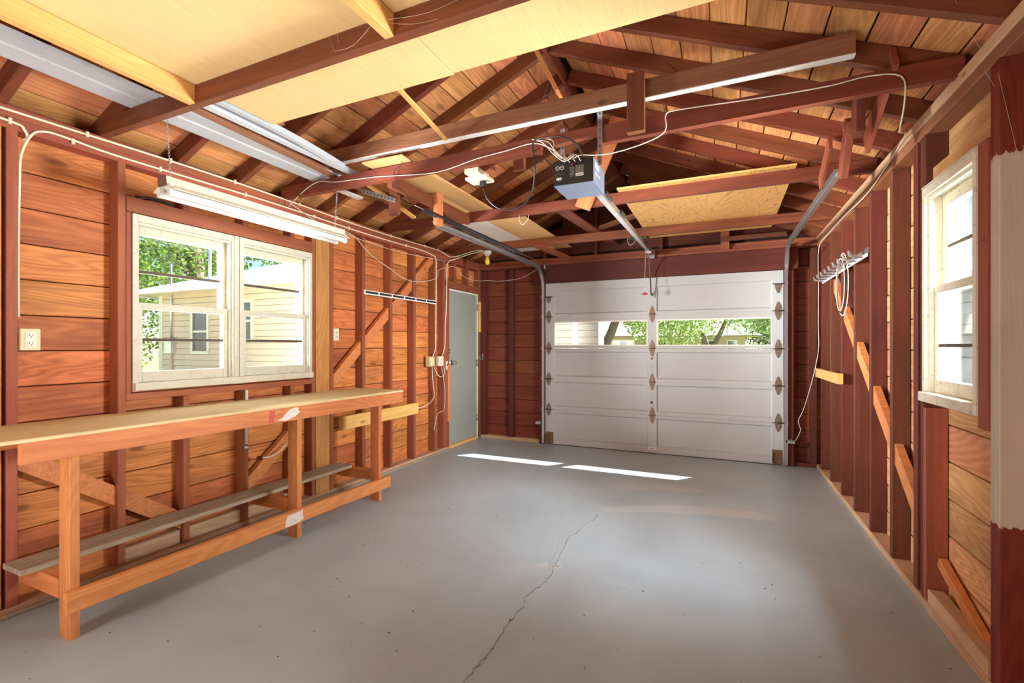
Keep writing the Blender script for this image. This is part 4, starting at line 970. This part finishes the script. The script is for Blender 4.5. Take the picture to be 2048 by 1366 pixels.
mb = MB(); mb.box(-1.56, -1.40, 2.70, 2.82, 2.407, 2.425, 'cream'); mb.build('cover', t, 0.004)
mb = MB(); mb.box(-1.53, -1.43, 2.645, 2.80, 2.426, 2.456, 'cream'); mb.build('box', t)
cable('loose_wire', [(-2.0, 2.595, 2.63), (-2.02, 2.59, 2.60), (-1.98, 2.585, 2.55), (-2.05, 2.585, 2.50), (-2.04, 2.59, 2.46), (-2.10, 2.70, 2.44), (-2.14, 2.85, 2.42), (-2.16, 2.95, 2.38)], 0.002, 'black', 'thin dark wire hanging from the loft rafters to the left track beam', 'wire')
cable('loose_wire', [(-0.28, 2.60, 2.82), (-0.24, 2.60, 2.78), (-0.20, 2.585, 2.73), (-0.12, 2.56, 2.66)], 0.002, 'darkmetal', 'thin dark wire slanting from the right rafters to the collar beam', 'wire')
for k, (x, y) in enumerate(((-1.62, 3.83), (-0.9, 5.09))):
    cable('loose_wire', [(x - 0.03, y, 2.47), (x - 0.03, y - 0.01, 2.43), (x, y - 0.01, 2.38), (x + 0.05, y - 0.01, 2.42), (x + 0.06, y, 2.47)], 0.0018, 'wire', ('wisp of pale wire under the middle joist left of the opener', 'wisp of pale wire under the far joist beside the opener rail')[k], 'wire')

# ------------------------------------------------------------------ outlets, boxes, sensors
def outlet(x, y0, y1, z0, z1, label, plate='beige', d=0.05, face='pwhite'):
    t = empty('wall_outlet', (x, (y0 + y1) / 2, (z0 + z1) / 2), label, 'outlet'); cy, cz = (y0 + y1) / 2, (z0 + z1) / 2
    mb = MB(); mb.box(x, x + d, y0, y1, z0, z1, plate); mb.build('box', t, 0.004)
    w, h = (y1 - y0) * 0.27, (z1 - z0) * 0.36; f = x + d
    mb = MB(); mb.box(f, f + 0.003, cy - w, cy + w, cz - h, cz + h, face); mb.build('face_plate', t, 0.001)
    for s in (-1, 1):
        zc = cz + s * h * 0.5; mb = MB(); n = 14
        poly = [(f + 0.003, cy + w * 0.72 * math.cos(2 * math.pi * k / n), zc + h * 0.36 * math.sin(2 * math.pi * k / n)) for k in range(n)]
        mb.prism(poly, (0.003, 0, 0), 'cream')
        for dy in (-0.28, 0.28): mb.box(f + 0.0058, f + 0.0064, cy + dy * w - 0.0018, cy + dy * w + 0.0018, zc - h * 0.08, zc + h * 0.20, 'black')
        mb.box(f + 0.0058, f + 0.0064, cy - 0.003, cy + 0.003, zc - h * 0.26, zc - h * 0.12, 'black'); mb.build('socket', t)
    return t
outlet(L - 0.045, 1.094, 1.172, 1.285, 1.395, 'large beige outlet box on the nearest left stud, two sockets', d=0.058)
outlet(L - 0.06, 3.130, 3.195, 1.355, 1.462, 'small white outlet beside the wide pale post right of the window', 'cream', 0.055)
outlet(L - 0.05, 4.60, 4.712, 1.06, 1.18, 'beige outlet box on the last bay before the side door, left one', d=0.056, face='cream')
outlet(L - 0.05, 4.80, 4.908, 1.06, 1.18, 'pale outlet box beside the side door, right one of two', 'cream', 0.056)
t = empty('light_switch', (L + 0.004, 4.985, 1.07), 'small metal-plated switch on the door stud below the wires', 'switch')
mb = MB(); mb.box(L + 0.001, L + 0.006, 4.962, 5.0, 1.01, 1.115, 'cream'); mb.build('plate', t, 0.001); mb = MB(); mb.box(L + 0.006, L + 0.016, 4.977, 4.986, 1.055, 1.075, 'black'); mb.build('toggle', t)
for x, z, s, lab in ((-2.235, 0.285, -1, 'small silver safety sensor low beside the left door jamb'), (0.672, 0.275, 1, 'small silver safety sensor low beside the right door jamb')):
    t = empty('safety_sensor', (x, D - 0.08, z), lab, 'sensor')
    mb = MB(); mb.box(x - 0.035, x + 0.035, D - 0.10, D - 0.06, z - 0.018, z + 0.018, 'galv'); mb.build('housing', t, 0.004)
    mb = MB(); mb.cyl((x - s * 0.036, D - 0.08, z), (x - s * 0.048, D - 0.08, z), 0.014, 'black', 14); mb.build('lens', t)
    mb = MB(); mb.box(x - 0.004, x + 0.004, D - 0.06, D - 0.0415, z - 0.025, z + 0.03, 'galv'); mb.build('bracket', t)

# conduit stub and cable end under the window
t = empty('conduit_pipe', (L - 0.02, 2.25, 0.6), 'grey conduit stub running down the stud under the right window', 'pipe')
mb = MB(); mb.cyl((L + 0.012, 2.285, 0.60), (L + 0.012, 2.285, 0.99), 0.011, 'wire', 10); mb.build('pipe', t)
mb = MB(); mb.cyl((L + 0.012, 2.285, 0.555), (L + 0.012, 2.285, 0.60), 0.015, 'galv', 10); mb.build('coupling', t)
t = empty('cable_stub', (L + 0.02, 2.45, 0.5), 'short white cable with a black ring end poking out below the bench', 'cable')
mb = MB(); mb.tube([(L + 0.012, 2.395, 0.478), (L + 0.03, 2.47, 0.472), (L + 0.035, 2.55, 0.50), (L + 0.02, 2.62, 0.545)], 0.0045, 'wire', 8); mb.build('cable_run', t)
mb = MB(); mb.cyl((L + 0.0, 2.385, 0.478), (L + 0.028, 2.392, 0.478), 0.013, 'black', 14); mb.build('cable_end', t)

# magnetic strip
t = empty('magnetic_tool_strip', (L + 0.01, 4.1, 1.83), 'long white and black magnetic tool strip across the far left studs', 'tool strip')
bx('backing', t, 'whitetrim', L + 0.001, L + 0.010, 3.505, 4.735, 1.803, 1.846)
for i in range(6):
    y = 3.52 + i * 0.205; bx('magnet_bar', t, 'darkmetal', L + 0.0105, L + 0.018, y, y + 0.175, 1.815, 1.836)

# tool rack on the right studs
t = empty('tool_rack', (RR - 0.03, 4.8, 1.95), 'white metal tool rack with slanted hooks on the right studs', 'tool rack')
bx('bar', t, 'whitetrim', RR - 0.016, RR - 0.006, 3.95, 5.52, 1.925, 1.947)
bx('bar', t, 'galv', RR - 0.006, RR - 0.001, 3.95, 5.52, 1.95, 1.99)
for i in range(9):
    y = 4.0 + i * 0.175
    mb = MB(); mb.prism([(RR - 0.016, y, 1.947), (RR - 0.085, y, 1.952), (RR - 0.105, y, 1.985), (RR - 0.098, y, 1.945), (RR - 0.016, y, 1.930)], (0, 0.05, 0), 'galv'); mb.build('hook', t)
t = empty('cable_coil', (RR - 0.04, 4.4, 1.7), 'loose white cable coil hanging from the tool rack', 'cable')
for k in range(3):
    mb = MB(); c = (RR - 0.04 - 0.008 * k); pts = []
    for i in range(19):
        a = 2 * math.pi * i / 18; pts.append((c, 4.52 + 0.19 * math.sin(a) * (1 - 0.12 * k), 1.78 + (0.25 - 0.02 * k) * math.cos(a) + 0.02))
    mb.tube(pts, 0.004, 'wire' if k != 1 else 'black', 6); mb.build('loop', t)
for y0, z0, z1 in ((3.95, 1.02, 1.15), (3.51, 0.86, 0.99), (3.51, 1.30, 1.36)):
    pass

# ------------------------------------------------------------------ things stored on the joists
def sheet(name, mat, x0, x1, y0, y1, z0, th, label, cat='plywood', group=None):
    o = bx(name, None, mat, x0, x1, y0, y1, z0, z0 + th, 0.001, label=label, cat=cat, group=group); return o
ZJ = PZ + JH + 0.001
sheet('plywood_sheet', 'ply', -2.320, -1.131, 0.10, 1.86, ZJ, 0.012, 'large smooth plywood sheet on the near joists, left of the seam')
sheet('plywood_sheet', 'ply', -1.128, 0.30, 0.10, 1.848, ZJ, 0.012, 'large smooth plywood sheet on the near joists, right of the seam')
sheet('plywood_sheet', 'plyfir', -0.775, 0.470, 3.765, 5.62, ZJ, 0.014, 'knotty wavy-grained plywood sheet on the far joists above the garage door')
sheet('hardboard_sheet', 'whitetrim', -2.565, -2.165, 3.98, 5.74, ZJ, 0.008, 'white panel lying on the far left joists', 'panel')
sheet('hardboard_sheet', 'hardboard', -2.160, -1.752, 3.96, 5.74, ZJ, 0.008, 'tan panel beside the white one on the far joists', 'panel')
sheet('hardboard_sheet', 'hardboard', -2.265, -1.925, 2.51, 3.95, ZJ, 0.010, 'narrow tan panel bridging the middle joists above the left track', 'panel')
sheet('green_board', 'green', -1.02, -0.80, 5.20, 5.64, ZJ, 0.010, 'small green board above the head of the opener rail', 'board')
sheet('timber_offcut', 'pale', -2.0, -1.62, 5.065, 5.085, PZ + JH + 0.012 - 0.001 + 0.0, 0.02, 'pale offcut lying along the far joist beside the tan panel', 'timber') if False else None
# pale blocking between the near joists
bx('pale_blocking', ceil, 'pale', -2.348, -2.306, 0.223, 1.418, PZ, PZ + JH); bx('pale_blocking', ceil, 'pale', -1.168, -1.126, 0.223, 1.418, PZ, PZ + JH)
def folded(name, prof, y0, y1, mat, label, cat='metal sheet', bend=None, parts=False):
    """thin folded sheet: prof = list of (x, z); bend(y) -> (dx, dz)"""
    n = 14; v = []; m_ = MB(); k = len(prof)
    for i in range(n + 1):
        y = y0 + (y1 - y0) * i / n; dx, dz = bend((y - y0) / (y1 - y0)) if bend else (0, 0)
        sc_ = 1 if not bend else 1
        for x, z_ in prof: v.append((x + dx, y, z_ + dz))
    f = [(i * k + j, i * k + j + 1, (i + 1) * k + j + 1, (i + 1) * k + j) for i in range(n) for j in range(k - 1)]
    m_.raw(v, f, mat); o = m_.build(name, None, label=label, cat=cat)
    s = o.modifiers.new('thick', 'SOLIDIFY'); s.thickness = 0.002; s.offset = 1
    return o
zz = ZJ + 0.001
folded('metal_flashing', [(-2.845, zz), (-2.735, zz + 0.006), (-2.725, zz + 0.012), (-2.615, zz + 0.004), (-2.60, zz + 0.02)], 0.1, 2.74, 'bluemetal', 'long pale blue folded metal sheet lying on the near left joists')
folded('metal_flashing', [(-2.43, zz + 0.03), (-2.40, zz + 0.002), (-2.36, zz + 0.0), (-2.325, zz + 0.012)], 1.47, 2.48, 'bluemetal', 'curled pale metal strip drooping at its far end beside the plywood edge', bend=lambda u: (-0.06 * u + 0.03 * math.sin(u * 3), 0.0 - 0.01 * u * u))
folded('metal_flashing', [(-2.50, zz + 0.001), (-2.455, zz + 0.003), (-2.45, zz + 0.03)], 1.47, 2.86, 'bluemetal', 'narrow white metal angle between the two wider sheets')
folded('metal_flashing', [(-2.86, zz), (-2.80, zz + 0.001), (-2.798, zz + 0.014)], 2.6, 3.12, 'whitetrim', 'white metal angle end sticking out past the notched joist')
o = beam('timber_strip', None, 'collar', (-2.56, 1.50, ZJ + 0.02), (-2.70, 3.50, ZJ + 0.02), 0.06, 0.034, label='long brown timber strip lying between the metal sheets', cat='timber')
o = beam('timber_strip', None, 'pale', (-2.49, 2.70, ZJ + 0.014), (-2.64, 3.62, ZJ - 0.05), 0.045, 0.02, label='pale timber strip jutting beyond the notched joist at left', cat='timber')
bx('timber_strip', None, 'stud_dark', -0.02, 0.62, 5.70, 5.74, PZ + 0.001, PZ + 0.05, label='dark timber offcut lying over the header at right', cat='timber')
# black bag remnant above the window header
t = MB(); t.tube([(L - 0.05, 1.62, 2.19), (L - 0.04, 1.70, 2.205), (L - 0.03, 1.78, 2.20), (L - 0.03, 1.83, 2.19)], [0.012, 0.02, 0.016, 0.006], 'black', 8); o = t.build('cloth_scrap', None, label='small dark crumpled scrap on the window header at left', cat='scrap')

# cobwebs slung between the timbers
M['web'] = plain('cobweb', srgb(220, 214, 204), 0.9)
def web(strands, label):
    mb = MB()
    for a, b, sag in strands:
        a, b = Vector(a), Vector(b); m = (a + b) / 2 - Vector((0, 0, sag)); mb.tube([a, m, b], 0.00045, 'web', 4)
    o = mb.build('cobweb', None, label=label, cat='cobweb'); o['kind'] = 'stuff'; return o
web([((-1.17, 1.36, 2.50), (-1.42, 1.418, 2.49), .03), ((-1.40, 1.418, 2.52), (-1.30, 1.30, 2.555), .01), ((-1.10, 1.36, 2.49), (-0.80, 1.418, 2.53), .02), ((-1.12, 1.39, 2.50), (-0.93, 1.418, 2.48), .01), ((-1.42, 1.418, 2.49), (-1.45, 1.418, 2.555), .0)], 'cobweb at the short pale blocking by the near joist')
web([((0.90, 2.34, 2.35), (0.99, 2.279, 2.0), -.02), ((0.915, 2.279, 2.30), (0.97, 2.279, 1.98), .0), ((0.90, 2.35, 2.42), (0.75, 2.2, 2.62), .02)], 'cobweb across the top of the half-painted right post')
web([((0.64, 2.84, 2.40), (0.62, 3.15, 2.50), .03), ((0.58, 3.0, 2.52), (0.64, 3.2, 2.47), .01), ((0.52, 2.9, 2.6), (0.63, 3.18, 2.50), .0)], 'cobweb between the two wooden hangers above the right track')
web([((-0.94, 2.66, 2.90), (-1.02, 2.95, 3.02), .02), ((-0.93, 2.66, 2.88), (-1.10, 3.0, 2.96), .03), ((-0.95, 2.70, 3.0), (-1.1, 2.9, 2.9), .02)], 'cobweb behind the ridge gusset')
# ------------------------------------------------------------------ outside
GZ0 = -0.14
def leaves(parent, blobs, n, size, mat, name='foliage', seed=1):
    r = random.Random(seed); mb = MB(); v = []; f = []
    for i in range(n):
        bx_, by_, bz_, br = r.choice(blobs)
        while True:
            p = Vector((r.uniform(-1, 1), r.uniform(-1, 1), r.uniform(-1, 1)))
            if 0.3 < p.length < 1: break
        p = Vector((bx_, by_, bz_)) + p * br
        a = Vector((r.uniform(-1, 1), r.uniform(-1, 1), r.uniform(-1, 1))).normalized(); b = a.orthogonal().normalized() * size * r.uniform(.6, 1.2); a = a * size * r.uniform(.6, 1.2)
        k = len(v); v += [p - a, p + b * 0.6, p + a, p - b * 0.6]; f.append((k, k + 1, k + 2, k + 3))
    mb.raw(v, f, mat); o = mb.build(name, parent); o['kind'] = 'stuff'; return o
def tree(loc, trunks, blobs, n, size, label, mat='leaf', seed=1, group=None):
    t = empty('tree', loc, label, 'tree', group); x, y, z = loc
    for pts, r0, r1 in trunks:
        mb = MB(); mb.tube([(x + a, y + b, z + c) for a, b, c in pts], [r0, r1], 'bark', 9); mb.build('trunk', t)
    leaves(t, [(x + a, y + b, z + c, r) for a, b, c, r in blobs], n, size, mat, seed=seed)
    return t
def house_wall_boards(parent, axis, at, sgn, a0, a1, z0, z1, pitch, mat, holes=()):
    """lap siding, one sloped board per course"""
    z = z0
    while z < z1 - 0.02:
        zt = min(z + pitch - pitch * 0.07, z1); segs = [(a0, a1)]
        for h in holes:
            if zt > h[2] and z < h[3]: segs = [p for q in segs for p in ((q[0], min(q[1], h[0])), (max(q[0], h[1]), q[1])) if p[1] - p[0] > 0.02]
        for q in segs:
            mb = MB(); o, i = at + sgn * 0.034, at
            if axis == 'y': mb.prism([(q[0], o, z), (q[0], i, z), (q[0], i, zt), (q[0], at + sgn * 0.003, zt)], (q[1] - q[0], 0, 0), mat)
            else: mb.prism([(o, q[0], z), (i, q[0], z), (i, q[0], zt), (at + sgn * 0.003, q[0], zt)], (0, q[1] - q[0], 0), mat)
            mb.build('siding_course', parent)
        z += pitch
def house_window(parent, axis, at, sgn, a0, a1, z0, z1, mat='whitetrim'):
    mb = MB(); w = 0.06
    def B(x0, x1, za, zb, d0, d1, m_):
        p, q = sorted((at + sgn * d0, at + sgn * d1))
        if axis == 'y': mb.box(x0, x1, p, q, za, zb, m_)
        else: mb.box(p, q, x0, x1, za, zb, m_)
    B(a0 - w, a0, z0 - w, z1 + w, 0, 0.04, mat); B(a1, a1 + w, z0 - w, z1 + w, 0, 0.04, mat); B(a0, a1, z1, z1 + w, 0, 0.04, mat); B(a0, a1, z0 - w, z0, 0, 0.05, mat); B(a0, a1, (z0 + z1) / 2 - 0.02, (z0 + z1) / 2 + 0.02, 0.001, 0.03, mat)
    f = mb.build('window', parent); mb = MB(); B(a0, a1, z0, z1, -0.02, 0.012, 'extglass'); mb.build('pane', f)

# neighbour house behind the left window: wall facing us (towards -y), hip roof
h = empty('neighbour_house', (-8.5, 8, GZ0), 'cream clapboard house with a grey hipped roof seen through the left window', 'house')
HX0, HX1, HY = -10.9, -5.6, 6.0
hw = [(-9.78, -9.33, 1.20, 1.98), (-8.38, -8.05, 1.43, 2.12)]
mb = MB(); mb.box(HX0, HX1, HY, HY + 7, GZ0 + 0.0, 2.42, 'lapshadow'); mb.build('wall', h)
house_wall_boards(h, 'y', HY, -1, HX0 + 0.1, HX1, 0.1, 2.40, 0.115, 'siding_ext', hw)
for q in hw: house_window(h, 'y', HY, -1, *q, mat='white')
bx('corner_board', h, 'white', HX0 - 0.02, HX0 + 0.1, HY - 0.03, HY + 0.02, GZ0 + 0.1, 2.42)
mb = MB()
e0x, e1x, e0y, e1y, ez, rz = HX0 - 0.5, HX1 + 0.5, HY - 0.5, HY + 7.5, 2.40, 3.55
v = [(e0x, e0y, ez), (e1x, e0y, ez), (e1x, e1y, ez), (e0x, e1y, ez), (-8.3, HY + 2.6, rz), (-8.3, HY + 4.4, rz)]
mb.raw(v, [(0, 1, 4), (1, 2, 5, 4), (2, 3, 5), (3, 0, 4, 5)], 'shingle'); mb.raw([(p[0], p[1], ez - 0.03) for p in v[:4]], [(3, 2, 1, 0)], 'siding_ext'); mb.build('roof', h)
mb = MB(); mb.box(e0x - 0.02, e1x + 0.02, e0y - 0.03, e0y, ez - 0.06, ez + 0.03, 'whitetrim'); mb.box(e0x - 0.03, e0x, e0y, e1y, ez - 0.06, ez + 0.03, 'whitetrim'); mb.box(e1x, e1x + 0.03, e0y, e1y, ez - 0.06, ez + 0.03, 'whitetrim'); mb.build('gutter', h)
mb = MB(); mb.cyl((-10.45, HY - 0.05, 0.2), (-10.45, HY - 0.05, 1.15), 0.03, 'siding_ext', 10); mb.box(-10.56, -10.34, HY - 0.12, HY - 0.017, 1.15, 1.45, 'galv'); mb.cyl((-10.45, HY - 0.05, 1.45), (-10.45, HY - 0.05, 3.0), 0.02, 'galv', 8); mb.build('meter_box', h)
mb = MB(); mb.box(-9.95, -9.83, HY - 0.1, HY - 0.017, 0.55, 0.82, 'galv'); mb.build('utility_box', h)
mb = MB(); mb.cyl((-9.9, HY + 0.4, 2.5), (-9.9, HY + 0.4, 3.7), 0.035, 'galv', 8); mb.cyl((-9.9, HY + 0.4, 3.7), (-9.8, HY + 0.4, 3.78), 0.05, 'galv', 8); mb.build('service_mast', h)
tree((-14.6, 9.0, GZ0), [([(0, 0, 0), (0.1, 0, 3), (-0.4, 0, 6), (-0.8, 0.2, 9)], 0.30, 0.16), ([(0.05, 0, 3.2), (-1.2, 0, 4.6), (-2.8, 0, 6.0)], 0.12, 0.05)],
     [(0, 0, 7.5, 3.0), (-2.5, -1, 6, 2.2), (2.4, 0, 6.6, 2.4), (-3.8, 0, 4.2, 1.8), (-1.2, 1, 4.8, 1.5)], 13000, 0.075, 'tall tree behind the left house, forked trunk and pale green leaves', seed=3)
tree((-16.6, 10.9, GZ0), [([(0, 0, 0), (0.05, 0, 3), (-0.1, 0, 6), (0.1, 0.2, 9)], 0.26, 0.16)],
     [(0, 0, 7.5, 2.4), (1.6, 0, 6.2, 1.8), (3.0, 1, 5.2, 1.6)], 8000, 0.075, 'straight-trunked tree just right of the forked one behind the house', seed=4)
tree((-14.3, 7.1, GZ0), [([(0, 0, 0), (0.1, 0.1, 1.6), (0.0, 0.2, 3.2)], 0.14, 0.08)],
     [(0, 0, 2.4, 1.6), (0.8, 0.6, 3.6, 1.5), (-1.0, -0.8, 3.2, 1.6), (-1.6, -1.4, 1.6, 1.3)], 9000, 0.06, 'dense leafy shrub tree at the left end of the cream house', seed=5)
fx = empty('yard_fence', (-17, 4, GZ0), 'weathered grey wooden fence behind the lawn left of the house', 'fence')
for i in range(26):
    x = -19.0 + i * 0.2; bx('picket', fx, 'fence', x, x + 0.17, 12.4, 12.43, GZ0, 1.25 + 0.02 * (i % 3))

# street side, seen through the garage door panes
h = empty('side_house', (-3.9, 11, GZ0), 'cream sided house corner seen through the left garage door pane', 'house')
mb = MB(); mb.prism([(-4.85, 9.0, GZ0), (-2.12, 9.0, GZ0), (-4.0, 14.0, GZ0), (-4.85, 14.0, GZ0)], (0, 0, 3.0 - GZ0), 'lapshadow'); mb.build('wall', h)
house_wall_boards(h, 'y', 9.0, -1, -4.6, -2.72, 0.7, 2.6, 0.13, 'siding_side'); house_wall_boards(h, 'y', 9.0, -1, -2.62, -2.20, 0.7, 2.6, 0.13, 'siding_side')
bx('corner_board', h, 'whitetrim', -2.72, -2.62, 8.97, 9.0, GZ0, 3.0); bx('corner_board', h, 'whitetrim', -2.20, -2.10, 8.97, 9.0, GZ0, 3.0)
mb = MB(); mb.prism([(-4.95, 8.5, 3.001), (-1.7, 8.5, 3.001), (-1.7, 8.5, 3.1), (-3.4, 8.5, 3.8), (-4.95, 8.5, 3.1)], (0, 5.9, 0), 'shingle'); mb.build('roof', h)
h = empty('ranch_house', (2, 34, GZ0), 'long low tan brick house with a brown roof across the street', 'house')
mb = MB(); mb.box(-12.5, 1.3, 33, 41, GZ0, 2.0, 'brick'); mb.build('wall', h)
for x in (-8.6, -6.6, -4.0, -2.9, -0.9, 0.3): house_window(h, 'y', 33, -1, x, x + (0.9 if int(x) % 2 else 0.5), 0.5, 1.6, 'whitetrim')
mb = MB(); v = [(-13.4, 32.2, 1.95), (2.2, 32.2, 1.95), (2.2, 42, 1.95), (-13.4, 42, 1.95), (-9.6, 36.5, 3.9), (-1.4, 36.5, 3.9)]
mb.raw(v, [(0, 1, 5, 4), (1, 2, 5), (2, 3, 4, 5), (3, 0, 4)], 'shingle2'); mb.raw([(p[0], p[1], 1.9) for p in v[:4]], [(3, 2, 1, 0)], 'siding_ext'); mb.build('roof', h)
t = empty('iron_fence', (6, 26, GZ0), 'dark iron railing in front of the brick house at right', 'fence')
mb = MB()
for i in range(60): mb.box(2.0 + i * 0.16, 2.02 + i * 0.16, 26, 26.02, GZ0, 1.5, 'darkmetal')
mb.box(2, 11.6, 26, 26.02, 1.4, 1.44, 'darkmetal'); mb.box(2, 11.6, 26, 26.02, 0.0, 0.04, 'darkmetal'); o = mb.build('railing', t); o['kind'] = 'stuff'
tree((-4.75, 20.0, GZ0), [([(0, 0, 0), (0.1, 0, 1.2), (0.55, 0, 2.4), (0.9, 0, 3.8)], 0.22, 0.16), ([(0, 0, 0.6), (-0.4, 0, 2.0), (-0.9, 0, 3.6)], 0.14, 0.10)],
     [(2.0, 0, 2.5, 1.1), (3.0, 0.5, 1.9, 1.0), (1.6, 0, 3.4, 1.3), (-0.6, 0, 4.6, 1.6), (3.6, 0, 2.6, 0.9)], 5200, 0.075, 'leaning tree at the end of the drive, left garage door pane', seed=6)
tree((-0.66, 24.0, GZ0), [([(0, 0, 0), (0.0, 0, 1.2), (-0.3, 0, 2.2)], 0.22, 0.12), ([(0, 0, 0.9), (0.5, 0, 1.9), (0.8, 0, 2.6)], 0.14, 0.08)],
     [(0, 0, 3.0, 1.3), (-1.9, 0, 3.0, 1.1), (1.8, 0, 3.0, 1.1), (-3.0, 0, 2.8, 0.8), (2.7, 0, 2.7, 0.8), (0, 0, 3.9, 1.4)], 7000, 0.075, 'bushy street tree in the middle of the right garage door pane', seed=7)
tree((5.6, 37.0, GZ0), [([(0, 0, 0), (0.2, 0, 2), (0, 0, 4)], 0.3, 0.2)], [(0, 0, 4.0, 3.0), (-3.4, 0, 3.4, 2.0), (3, 0, 3, 2.4), (-2, -1, 2.0, 1.6)], 5000, 0.14, 'dark bluish tree at the right end of the brick house', 'leaf2', seed=8)
tree((-9.0, 46.0, GZ0), [([(0, 0, 0), (0.2, 0, 3), (0, 0, 5)], 0.3, 0.2)], [(0, 0, 5.0, 3.6), (-4, 0, 4.4, 3.0), (4.5, 0, 4.6, 3.0), (9, 0, 4.4, 3)], 6000, 0.2, 'broad tree behind the roof of the brick house', 'leaf2', seed=9)
for k, (x, y) in enumerate(((-1.6, 31.5), (-4.4, 31.5), (0.6, 31.2))):
    t = empty('hedge', (x, y, GZ0), ('clipped hedge below the middle windows of the brick house', 'clipped hedge at the left part of the brick house', 'clipped hedge at the right end of the brick house')[k], 'hedge')
    leaves(t, [(x, y, 0.25, 0.7), (x + 0.8, y, 0.2, 0.6)], 900, 0.07, 'leaf', seed=20 + k)

# neighbour to the right, behind the right window
h = empty('white_garage', (4.6, 9, GZ0), 'white sided garage with a low gable seen through the right window', 'garage')
mb = MB(); mb.box(3.3, 8.0, 6.4, 15, GZ0, 2.25, 'lapshadow'); mb.build('wall', h)
house_wall_boards(h, 'x', 3.3, -1, 6.5, 13.5, 1.15, 2.22, 0.16, 'siding_ext2')
for i in range(24): bx('panel_board', h, 'siding_ext2', 3.275, 3.3, 6.5 + i * 0.3, 6.79 + i * 0.3, GZ0, 1.12)
mb = MB(); mb.prism([(2.95, 6.1, 2.22), (8.4, 6.1, 2.22), (8.4, 6.1, 2.3), (5.65, 6.1, 3.2), (2.95, 6.1, 2.3)], (0, 9.2, 0), 'siding_ext2'); mb.build('roof', h)
tree((4.0, 4.6, GZ0), [([(0, 0, 0), (0.1, 0.1, 2.6), (-0.1, 0.3, 5.2)], 0.22, 0.12)],  # unseen tree added to keep the sun out of the right window
     [(-0.5, 0.6, 6.0, 1.7), (0.7, 0.2, 6.4, 1.7), (-0.2, 1.7, 6.8, 1.6), (0.0, -1.0, 6.2, 1.6), (-1.2, -0.5, 5.4, 1.1), (-0.4, 0.4, 5.2, 1.5)], 8000, 0.16, 'tall unseen tree added outside the right wall to block the sun', seed=12)
